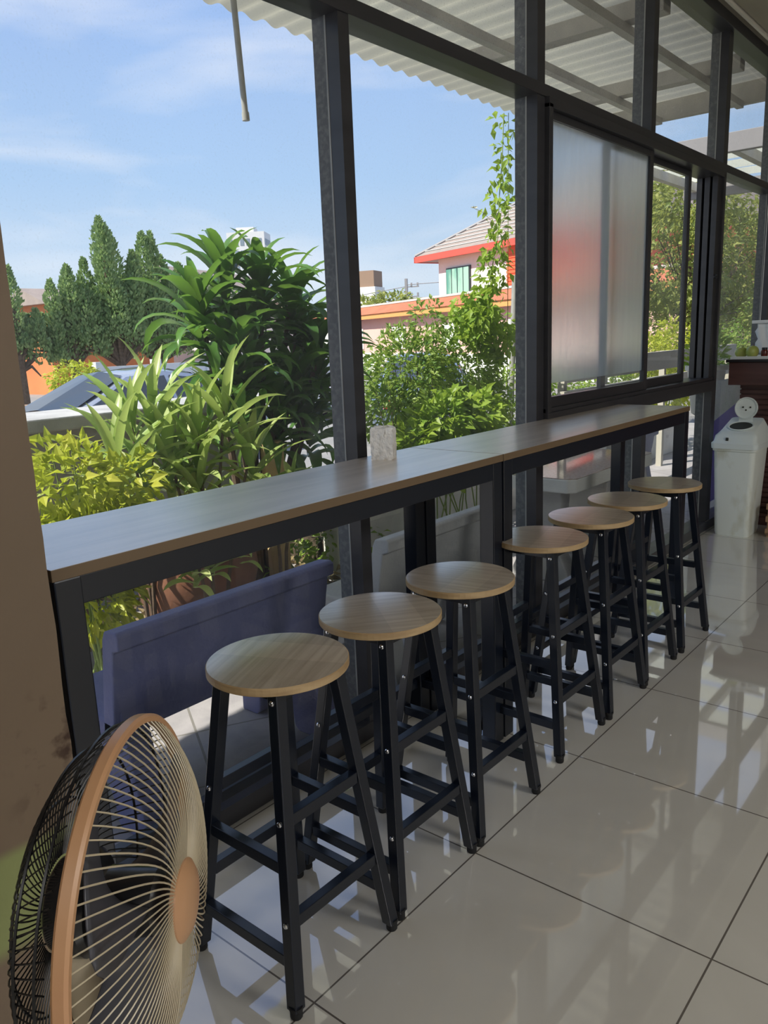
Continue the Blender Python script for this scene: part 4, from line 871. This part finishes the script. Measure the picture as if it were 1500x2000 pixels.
# vine up a thin pole
vn = empty('climbing_vine', (-2.56, 4.93, GZ), 0, 'vine with pale green leaves climbing beside the wide window post', 'vine')
sb = MB(); fb = MB()
path = [(-0.05, -0.30, 1.56), (-0.02, -0.20, 1.80), (0, -0.12, 2.04), (0.02, -0.06, 2.28), (0.0, 0.0, 2.59), (0.0, 0.05, 2.9), (0.0, 0.07, 3.15), (0.0, 0.08, 3.24)]
sb.tube([(0, -0.2, 0.1)] + path, 0.004, 5); sb.tube([(0.03, 0.06, 0.9), (0.03, 0.10, 3.24)], 0.003, 5)
for i in range(len(path) - 1):
    a_, c_ = Vector(path[i]), Vector(path[i + 1]); cnt = [90, 80, 70, 55, 40, 22, 12][i]; sp_ = [.17, .12, .09, .085, .06, .04, .04][i]
    for k_ in range(cnt):
        p = a_.lerp(c_, rnd.random()) + Vector((rnd.uniform(-.1, .1), rnd.gauss(0, sp_ * .55), rnd.uniform(-.05, .05)))
        small_leaf(fb, p, Vector((rnd.uniform(-.6, .6), rnd.uniform(-1, 1), rnd.uniform(-1.0, .2))), rnd.uniform(.065, .11), 0.5)
for k_ in range(700):
    u_ = Vector((rnd.gauss(0, 1), rnd.gauss(0, 1), rnd.gauss(0, 1))).normalized()
    p = Vector((-0.15, -0.05 + (0.22 if k_ % 2 else -0.12), 1.50 if k_ % 2 else 1.66)) + Vector((u_.x * .18, u_.y * .26, u_.z * .24)) * rnd.random() ** .4
    small_leaf(fb, p, Vector((rnd.uniform(-1, 1), rnd.uniform(-1, 1), rnd.uniform(-1, .3))), rnd.uniform(.06, .10), 0.6)
sb.build('stem', 'stem', vn, smooth=True); fb.build('foliage', 'leaf_bright', vn)
fl = MB()
for i in range(6): small_leaf(fl, Vector((0, -0.37, 2.48)), Vector((math.cos(i), math.sin(i), 0.5)), 0.035, 0.5)
fl.tube([(0.02, -0.06, 2.36), (0, -0.24, 2.46), (0, -0.37, 2.48)], 0.002, 5); fl.build('flower', 'flower', vn)
tag(MB().tube([(-2.95, 5.70, -0.2), (-2.95, 5.84, 1.85)], 0.028, 12).build('garden_pole', 'pvc', smooth=True), 'thin grey upright pole beside the climbing vine', 'pole')
# right hand tree behind the sliding window
bush('garden_tree', (-4.2, 13.8, -0.2), [(0, -0.8, 2.6, 1.1, 2.0, 1.2), (0.2, 2.0, 2.7, 1.1, 2.1, 1.3), (0.2, -0.9, 1.3, .9, 1.8, 1.0), (0.2, 2.2, 1.3, .9, 1.9, 1.1), (0, 0.3, 3.7, .9, 2.2, .6), (0.6, -1.8, 3.3, .5, .9, .6), (0.2, 4.2, 2.4, 1.0, 1.6, 1.6)], 19000, 0.12, 'leaf_tree', 'airy yellow-green tree seen through the half-open sash', 'tree', 70, r=0.02, trunk=(1.5, 0.1, 0.3))
bush('bright_shrub', (-2.85, 9.3, -0.2), [(0, -0.2, 1.15, .28, .55, .34), (0.0, 0.5, 1.25, .3, .55, .38), (0.1, 0.0, 0.7, .3, .7, .35)], 2400, 0.075, 'leaf_yellow', 'bright yellow-green shrub low behind the half-open sash', 'shrub', 14, stem_m='stem', r=.006)
bush('green_shrub', (-2.6, 11.2, -0.2), [(0, 0, 1.0, .45, .6, .5), (0.1, 0.9, 1.3, .4, .6, .6), (0, 0.3, 0.55, .4, .8, .4)], 2600, 0.07, 'leaf_mid', 'mid-green shrub behind the white potted plant', 'shrub', 14)
bush('corner_shrub', (-1.9, 11.3, -0.2), [(0, 0, 1.6, .5, .9, .8), (0, 0.5, 2.5, .5, .9, .8), (0.1, -0.2, 0.8, .5, .9, .5)], 3600, 0.09, 'leaf_tree', 'tall loose shrub behind the service counter glass', 'shrub', 24, r=0.015, trunk=(1.0, 0, 0))
bush('low_hedge', (-2.9, 5.8, 0.0), [(0, 0, 0.80, .25, 1.1, .24), (0, 1.9, 0.74, .25, 1.0, .24), (0, .8, 0.35, .22, 1.8, .28)], 4200, 0.06, 'leaf_bright', 'low bright hedge along the planter kerb', 'hedge', 20, r=.006)
pt = empty('potted_plant', (-1.25, 6.15, GZ), 0, 'white tapered pot with a leafy plant beyond the open sash', 'plant')
MB().lathe([(0.11, 0.78), (0.155, 1.14), (0.175, 1.15), (0.175, 1.19), (0.155, 1.19), (0.15, 1.16), (0, 1.16)], 32).build('pot', 'pot_white', pt, smooth=True)
MB().lathe([(0.06, 0), (0.05, 0.06), (0.05, 0.74), (0.11, 0.78), (0, 0.78)], 20).build('pot_stand', 'concrete', pt, smooth=True)
fb = MB()
for i in range(170):
    u_ = Vector((rnd.gauss(0, 1), rnd.gauss(0, 1), abs(rnd.gauss(0, 1)))).normalized(); small_leaf(fb, Vector((0, 0, 1.18)) + Vector((u_.x * .2, u_.y * .2, u_.z * .3)) * rnd.random() ** .5, u_, rnd.uniform(.06, .1), .5)
fb.build('foliage', 'leaf_bright', pt)
# pots, litter, stub by the terrace edge
bp = MB(); bp.lathe([(0.20, 0), (0.30, 0.10), (0.345, 0.30), (0.33, 0.44), (0.36, 0.47), (0.36, 0.52), (0.32, 0.52), (0.31, 0.47), (0, 0.46)], 40, (-2.55, 1.66, GZ))
tag(bp.build('terracotta_pot', 'terracotta', smooth=True), 'large weathered terracotta pot behind the bluish bench', 'pot')
bp = MB(); bp.lathe([(0.15, 0), (0.19, 0.10), (0.20, 0.34), (0.21, 0.36), (0.19, 0.38), (0, 0.36)], 32, (-2.65, 0.72, GZ))
tag(bp.build('dark_pot', 'pot_dark', smooth=True), 'dark purplish pot under the yellow-green shrub', 'pot')
st = MB(); st.prism([(0.0, -0.06), (0.055, -0.03), (0.06, 0.04), (0.0, 0.07), (-0.055, 0.03), (-0.055, -0.04)], 0, 0.95, 'z')
o = st.build('cut_post', 'stub'); o.location = (-2.5, 2.24, GZ); tag(o, 'short sawn yellow timber post among the cane plants', 'post')
lt = MB()
for i in range(900):
    x = rnd.gauss(-2.8, 0.28); y = rnd.uniform(0.9, 3.4); 
    if x < -3.3 or x > -2.2: continue
    small_leaf(lt, Vector((x, y, GZ + 0.01 + rnd.random() * .03)), Vector((rnd.uniform(-1, 1), rnd.uniform(-1, 1), rnd.uniform(0, .5))), rnd.uniform(.05, .11), .4)
o = lt.build('leaf_litter', 'leaf_dry'); tag(o, 'dry fallen leaves and weeds scattered round the terrace pots', 'leaf litter', kind='stuff')
bush('weedy_undergrowth', (-2.62, 2.9, GZ), [(0, 0, 0.18, .25, .35, .16), (0.05, -0.5, 0.14, .2, .25, .12)], 420, 0.07, 'leaf_bright', 'low weeds beside the terracotta pot near the drain cover', 'weeds', 5, stem_m='stem')

# ------------------------------------------------------------------ banner outside
bnr = empty('banner_stand', (-0.95, 5.75, GZ), 0, 'purple and white banner standing outside behind the bin', 'banner')
b = MB(); ny = 8
zz = [(0.12, 0.95), (0.95, 1.35)]
b.v += [(0, -0.62, 0.15), (0, 0.35, 0.15), (0, 0.35, 0.90), (0, -0.62, 0.74), (0, 0.35, 1.10), (0, -0.62, 1.10)]
b.face((0, 1, 2, 3), 0); b.face((3, 2, 4, 5), 1)
o = b.build('banner_cloth', ['purple', 'banner'], bnr); o.modifiers.new('s', 'SOLIDIFY').thickness = 0.004
for y in (-0.62, 0.35): MB().tube([(0.01, y, 0), (0.01, y, 1.12)], 0.010, 8).build('banner_pole', 'steel', bnr)

# ------------------------------------------------------------------ cars
def car(loc, rz, paint, lb, hatch=False):
    t = empty('car', loc, rz, lb, 'car', 'parked cars')
    S = [(-2.2, .35, .60, .62, .70, .60), (-2.05, .25, .78, .82, .84, .70), (-1.55, .20, .88, .96, .88, .74), (-1.05, .18, .90, 1.16, .89, .66), (-0.55, .18, .90, 1.42, .90, .60),
         (0.10, .18, .90, 1.47, .90, .60), (0.60, .18, .90, 1.40, .90, .61), (1.30, .20, .86, .98, .89, .72), (1.9, .24, .74, .84, .84, .66), (2.2, .32, .55, .60, .68, .58)]
    if hatch: S[0] = (-2.1, .35, .75, .80, .80, .66); S[1] = (-2.0, .25, .90, 1.05, .86, .66); S[2] = (-1.6, .2, .92, 1.38, .88, .60)
    b = MB(); n = 12
    for x, zb, zbelt, zt, wb, wt in S:
        half = [(0.0, zb), (wb * .85, zb), (wb, zb + .14), (wb, zbelt), (wt, zt - .04), (wt * .8, zt)]
        pts = half + [(-p, q) for p, q in half[::-1][:-1]]
        pts = [(0, zb), (wb * .85, zb), (wb, zb + .14), (wb, zbelt), (wt, zt - .04), (wt * .7, zt), (0, zt + .02), (-wt * .7, zt), (-wt, zt - .04), (-wb, zbelt), (-wb, zb + .14), (-wb * .85, zb)]
        b.v += [(x, p, q) for p, q in pts]
    for i in range(len(S) - 1):
        for k_ in range(n): k2 = (k_ + 1) % n; b.face((i * n + k_, (i + 1) * n + k_, (i + 1) * n + k2, i * n + k2))
    b.face(range(n)); b.face([(len(S) - 1) * n + k_ for k_ in range(n)][::-1])
    b.build('car_body', paint, t, smooth=True, ang=0.5)
    def V_(i, k_, f_=0.0, out=0.012):
        p = Vector(b.v[i * n + k_]); q = Vector(b.v[i * n + (k_ + 1)]); r = p.lerp(q, f_); return r + Vector((0, (1 if r.y > 0 else -1) * out, 0.003))
    for s_ in (0, 1):
        for a_, c_ in ((2, 4), (4, 5), (5, 7)):
            w_ = MB()
            for ii in range(a_, c_ + 1):
                pr = (V_(ii, 3, .12), V_(ii, 3, .88))
                for p in pr: w_.v.append((p.x + (0.04 if ii == a_ else (-0.04 if ii == c_ else 0)), p.y * (-1 if s_ else 1), p.z))
            for ii in range(c_ - a_): w_.face((2 * ii, 2 * ii + 1, 2 * ii + 3, 2 * ii + 2))
            w_.build('side_window', 'car_glass', t)
    for nm, i0, i1 in (('rear_window', 2 if not hatch else 1, 4 if not hatch else 2), ('windscreen', 7, 6)):
        w_ = MB()
        for ii in (i0, i1):
            for k_, sg in ((4, 1), (6, 0), (8, 1)):
                p = Vector(b.v[ii * n + k_]); w_.v.append((p.x + (-0.02 if i0 < 5 else 0.02), p.y * .9, p.z + 0.02))
        w_.face((0, 1, 4, 3)); w_.face((1, 2, 5, 4)); w_.build(nm, 'car_glass', t)
    for x in (-1.35, 1.35):
        for s_ in (-1, 1):
            q_ = Matrix.Rotation(PI / 2, 3, 'X')
            wl = MB().lathe([(0.2, -.1), (.31, -.1), (.32, -.07), (.32, .07), (.31, .1), (.2, .1)], 28, (x, s_ * .80, .32), xf=q_).build('wheel', 'tyre', t, smooth=True)
            MB().lathe([(0, -.105), (.19, -.105), (.2, -.08), (.2, .08), (.19, .105), (0, .105)], 20, (x, s_ * .80, .32), xf=q_).build('wheel_rim', 'alloy', wl)
    for s_ in (-1, 1):
        MB().box((-2.18 if not hatch else -2.1, s_ * .52 - .14, .66), (-2.0, s_ * .52 + .14, .80)).build('tail_lamp', 'lamp_red', t, bevel=.02)
        MB().box((2.0, s_ * .52 - .14, .58), (2.17, s_ * .52 + .14, .70)).build('head_lamp', 'lamp_clear', t, bevel=.02)
    return t
car((-9.5, 5.9, -0.45), math.radians(92), 'car_silver', 'silver car parked behind the yellow shrub and cane plants')
car((-7.9, 10.9, -0.45), math.radians(128), 'car_blue', 'blue-grey car parked behind the round green shrub', hatch=False)
car((-13.5, 12.5, -0.45), math.radians(150), 'car_white', 'white car parked far behind the tall dracaena')

# ------------------------------------------------------------------ background trees and buildings
def cypress(loc, plumes, lb, n=5200):
    t = empty('cypress_tree', loc, 0, lb, 'tree', 'cypress trees across the parking ground'); sb = MB(); fb = MB()
    H = max(p[2] + p[4] for p in plumes)
    sb.tube([(0, 0, 0), (0.05, 0.0, 1.2), (0.0, 0.05, H * 0.7)], [0.17, 0.13, 0.05], 8)
    tot = sum(p[3] * p[4] for p in plumes)
    for px, py, pz, pr, ph in plumes:
        sb.tube([(0, 0, 1.2), (px * .6, py * .6, (1.2 + pz) * .55 + .2), (px, py, pz + ph * .3)], [0.07, 0.05, 0.02], 5)
        for i in range(int(n * pr * ph / tot)):
            q = rnd.random() ** 0.8; z = pz - ph * 0.55 + q * ph * 1.5
            if z < 1.65 + 0.35 * math.sin(px * 9 + py * 5) + rnd.random() * .2: continue
            rad = pr * (math.sin(PI * min(1, (0.10 + 0.9 * q)) ** 0.8) ** 0.75) * (1 + 0.22 * math.sin(z * 6.0 + px * 5) * math.sin(px * 7 + z * 2.2))
            a = rnd.uniform(0, 2 * PI); rr = rad * rnd.uniform(.55, 1.05)
            p = Vector((px + rr * math.cos(a), py + rr * math.sin(a), z))
            d = Vector((math.cos(a) * .6, math.sin(a) * .6, 1.0)) + Vector((rnd.uniform(-.4, .4), rnd.uniform(-.4, .4), 0))
            small_leaf(fb, p, d, rnd.uniform(.08, .155), .6, .05)
    sb.build('trunk', 'bark', t, smooth=True); fb.build('foliage', 'leaf_cypress', t)
def plumes(spec):
    out = []
    for dy, z, r, h in spec:
        z *= .93; h *= .93; out.append((0.3 * rnd.uniform(-1, 1), dy, z, r * .62, h))
        for _ in range(5):
            a = rnd.uniform(0, 2 * PI); q = rnd.uniform(-.55, .55)
            out.append((r * .62 * math.cos(a), dy + r * .75 * math.sin(a), z + q * h - .2, r * rnd.uniform(.32, .5), h * rnd.uniform(.45, .7)))
    return out
PG = -0.45
cypress((-22, 13.6, PG), plumes([(0, 3.85, .85, 2.1), (-.75, 3.4, .5, 1.5), (.8, 3.5, .6, 1.7), (0, 2.6, .9, 1.6), (-1.0, 2.4, .7, 1.4), (1.0, 2.4, .75, 1.4), (1.6, 3.0, .5, 1.3)]), 'tallest pointed cypress in front of the orange building', 26000)
cypress((-22.6, 15.4, PG), plumes([(-.3, 4.2, .55, 1.7), (.6, 3.8, .5, 1.4), (1.4, 3.5, .55, 1.5), (0, 2.8, .8, 1.5), (1.0, 2.4, .8, 1.5), (2.1, 3.3, .5, 1.3), (2.9, 3.1, .55, 1.3), (-.8, 2.2, .7, 1.3)]), 'broad cypress with blunt tops next to the tall dracaena', 26000)
cypress((-22, 12.0, PG), plumes([(0, 3.2, .42, 1.4), (-.55, 2.9, .4, 1.2), (.6, 2.7, .5, 1.3), (-.2, 1.9, .7, 1.4), (-1.1, 2.2, .4, 1.0)]), 'shorter cypress with two thin tips left of the tallest one', 15000)
cypress((-22, 10.3, PG), plumes([(0, 2.9, .45, 1.6), (-.3, 1.7, .7, 1.4), (.6, 1.5, .6, 1.1)]), 'narrow cypress right beside the brown column', 11000)
bush('roadside_shrub', (-19.5, 10.6, PG), [(0, 0, 1.0, .6, .9, .5)], 700, .16, 'leaf_yellow', 'small bright shrub below the cypress trees by the white wall', 'shrub', 8)
bush('far_hedge', (-30, 33, PG), [(0, 0, 3.3, 2, 3.0, 1.0), (-5, 2, 3.2, 3, 3, 1.0)], 1800, .45, 'leaf_tree', 'pale green treetops above the orange roof line', 'tree', 10, trunk=(2.5, 0, 0), r=.06)
bpy.data.objects['far_hedge'].location = (-40, 50, 0.6)
# white low wall
lw_ = empty('boundary_wall', (-20.5, 13, PG), 0, 'low white panelled wall below the cypress trees', 'wall')
for i in range(2, 7): MB().box((-.05, -5 + i * 2.0, 0.35), (.05, -3.25 + i * 2.0, 1.25)).build('wall_panel', 'wall_white', lw_)
for i in range(2, 8): MB().box((-.12, -5.25 + i * 2.0, 0), (.12, -5.0 + i * 2.0, 1.4)).build('wall_post', 'wall_white', lw_)
MB().box((-.2, -5.3, 0), (.35, 9.2, .35)).build('wall_base', 'wall_base', lw_)
# orange building behind the cypresses
ob = empty('orange_building', (-30, 18, PG), 0, 'low orange building behind the cypress trees', 'building')
MB().box((-3, -2.4, 0), (0, 3.4, 3.6)).build('wall', 'orange_wall', ob)
MB().prism([(-3.5, 3.6), (.5, 3.6), (-1.5, 4.3)], -2.7, 3.7, 'y').build('roof', 'grey_tile', ob)
for y in (-2.0, 0.4): MB().box((0, y, 1.4), (.04, y + 1.0, 2.5)).build('window', 'house_glass', ob)
# grey gabled house behind the dracaena
gh = empty('grey_roof_house', (-34, 27, PG), 0.35, 'grey roofed house half hidden by the tall dracaena', 'house')
MB().box((-3, -4, 0), (3, 4, 3.8)).build('wall', 'white_render', gh)
MB().prism([(-3.6, 3.8), (3.6, 3.8), (0, 5.6)], -4.5, 4.5, 'y').build('roof', 'grey_tile', gh)
# pink building along the street
e_ = Vector((-0.895, 0.446, 0)); nrm_ = Vector((-0.446, -0.895, 0)); A_ = Vector((-14.73, 25.9, PG)) - e_ * 9
pb = empty('pink_building', A_, math.atan2(e_.y, e_.x), 'long low pink building with an orange-brown tiled roof edge', 'building')
LEN = 36
MB().box((0, -6, 0), (LEN, -0.45, 2.95)).build('wall', 'pink', pb)
MB().box((0, -0.46, 0), (LEN, -0.40, 0.95)).build('wall_base', 'white_render', pb)
b = MB().box((-.3, -0.2, 2.78), (LEN + .3, 0.0, 3.0)); 
for i in range(int(LEN / .45)): b.prism([(i * .45, 3.0), (i * .45 + .22, 3.045), (i * .45 + .45, 3.0)], -.2, 0.02, 'y')
b.build('fascia', 'ochre', pb)
b = MB(); b.prism([(0.06, 3.02), (-0.9, 3.50), (-6, 3.5), (-6, 3.02)], -.3, LEN + .3, 'x'); b.build('roof', 'orange_roof', pb)
MB().box((-.3, -1.0, 3.50), (LEN + .3, -.85, 3.60)).build('roof_ridge', 'soffit', pb)
for i in range(6): MB().box((3 + i * 5.5, -.44, 1.2), (4.6 + i * 5.5, -.40, 2.3)).build('window', 'white_render', pb)
# white two storey house with hip roof
eh = Vector((-0.94, 0.34, 0)); Cn = Vector((-30.3, 40.3, PG))
wh = empty('white_house', Cn, math.atan2(-eh.y, -eh.x), 'white two-storey house with grey hip roof and red fascia', 'house')
# local x runs to the right along the facade, local y runs back from it
W_, D_ = 18.0, 12.0
MB().box((1.7, 0.6, 0), (8.5, D_ - 1.2, 6.35)).build('wall', 'white_render', wh)
b = MB().box((8.5, 0.4, 0), (W_, D_ - 1.2, 6.35))
for i in range(30): b.box((8.48, .36, .1 + i * .2), (W_, .4, .25 + i * .2))
b.build('red_wall', 'red_siding', wh)
b = MB(); b.v += [(0, 0, 6.62), (W_, 0, 6.62), (W_, D_, 6.62), (0, D_, 6.62), (D_ / 2, D_ / 2, 10.2), (W_ - D_ / 2 + 4, D_ / 2, 10.2)]
b.face((0, 1, 5, 4)); b.face((1, 2, 5)); b.face((2, 3, 4, 5)); b.face((3, 0, 4)); b.face((3, 2, 1, 0))
rf = b.build('roof', 'grey_tile', wh)
b = MB()
for i in range(1, 13):
    q = i / 13; x0 = D_ / 2 * q; z = 6.62 + 3.58 * q; b.box((x0, D_ / 2 * q - .06, z), (W_ - (D_ / 2 - 4) * q, D_ / 2 * q + .02, z + .05))
b.build('tile_course', 'soffit', rf)
b = MB(); b.tube([(0, 0, 6.66), (D_ / 2, D_ / 2, 10.26)], .10, 6); b.build('hip_ridge', 'greybeam', rf)
b = MB().box((-.05, -.06, 6.25), (W_, .06, 6.60)).box((-.05, -.06, 6.25), (.06, D_, 6.60)); b.build('fascia', 'red_trim', wh)
MB().box((0, 0.06, 6.30), (W_, D_, 6.34)).build('soffit', 'soffit', wh)
wf = MB().box((2.6, 0.50, 3.6), (5.0, 0.6, 5.7)).build('window', 'dark_frame', wh)
for i in range(4): MB().box((2.68 + i * .58, 0.46, 3.7), (3.18 + i * .58, 0.51, 5.62)).build('pane', 'house_glass', wf)
# far tower, small block, utility pole
tw = empty('high_rise', (-120, 105.9, PG), 0.62, 'distant white high-rise rising behind the dracaena leaves', 'building')
b = MB().box((-3.6, -2.8, 0), (3.6, 2.8, 22.2)).box((-2, -1.6, 22.2), (1.4, 1.6, 23.2)); b.build('tower_wall', 'tower', tw)
b = MB()
for r_ in range(9):
    for c_ in range(6):
        b.box((-3.3 + c_ * 1.13, -2.86, 3 + r_ * 2.1), (-2.6 + c_ * 1.13, -2.8, 4.2 + r_ * 2.1)); b.box((3.6, -2.5 + c_ * 0.86, 3 + r_ * 2.1), (3.66, -1.95 + c_ * 0.86, 4.2 + r_ * 2.1))
b.build('window_grid', 'tower_win', tw)
sb_ = empty('water_tower_block', (-68.2, 80, PG), 0.3, 'small distant concrete block left of the utility pole', 'building')
MB().box((-1.6, -1.6, 0), (1.6, 1.6, 8.2)).build('wall', 'concrete_light', sb_)
MB().box((-1.4, -1.4, 8.2), (1.4, 1.4, 10.2)).build('roof_tank', 'wall_base', sb_)
up_ = empty('utility_pole', (-46.4, 60, PG), 0.4, 'distant utility pole with wires running to the white house', 'pole')
MB().box((-.12, -.12, 0), (.12, .12, 7.1)).build('pole', 'greybeam', up_)
b = MB()
for z in (6.3, 5.4):
    b.box((-.1, -.08, z), (1.2, .08, z + .1))
    for x in (.5, 1.1): b.box((x - .07, -.07, z + .1), (x + .07, .07, z + .4))
b.build('insulator_arm', 'greybeam', up_)
b = MB()
for z in (6.55, 5.3): b.tube([(0, 0, z), (6, -3, z - .1), (16, -9, z + .1)], .035, 4)
for z in (6.4,): b.tube([(0, 0, z), (-14, 8, z - 1.0)], .035, 4)
b.build('wire', 'greybeam', up_)
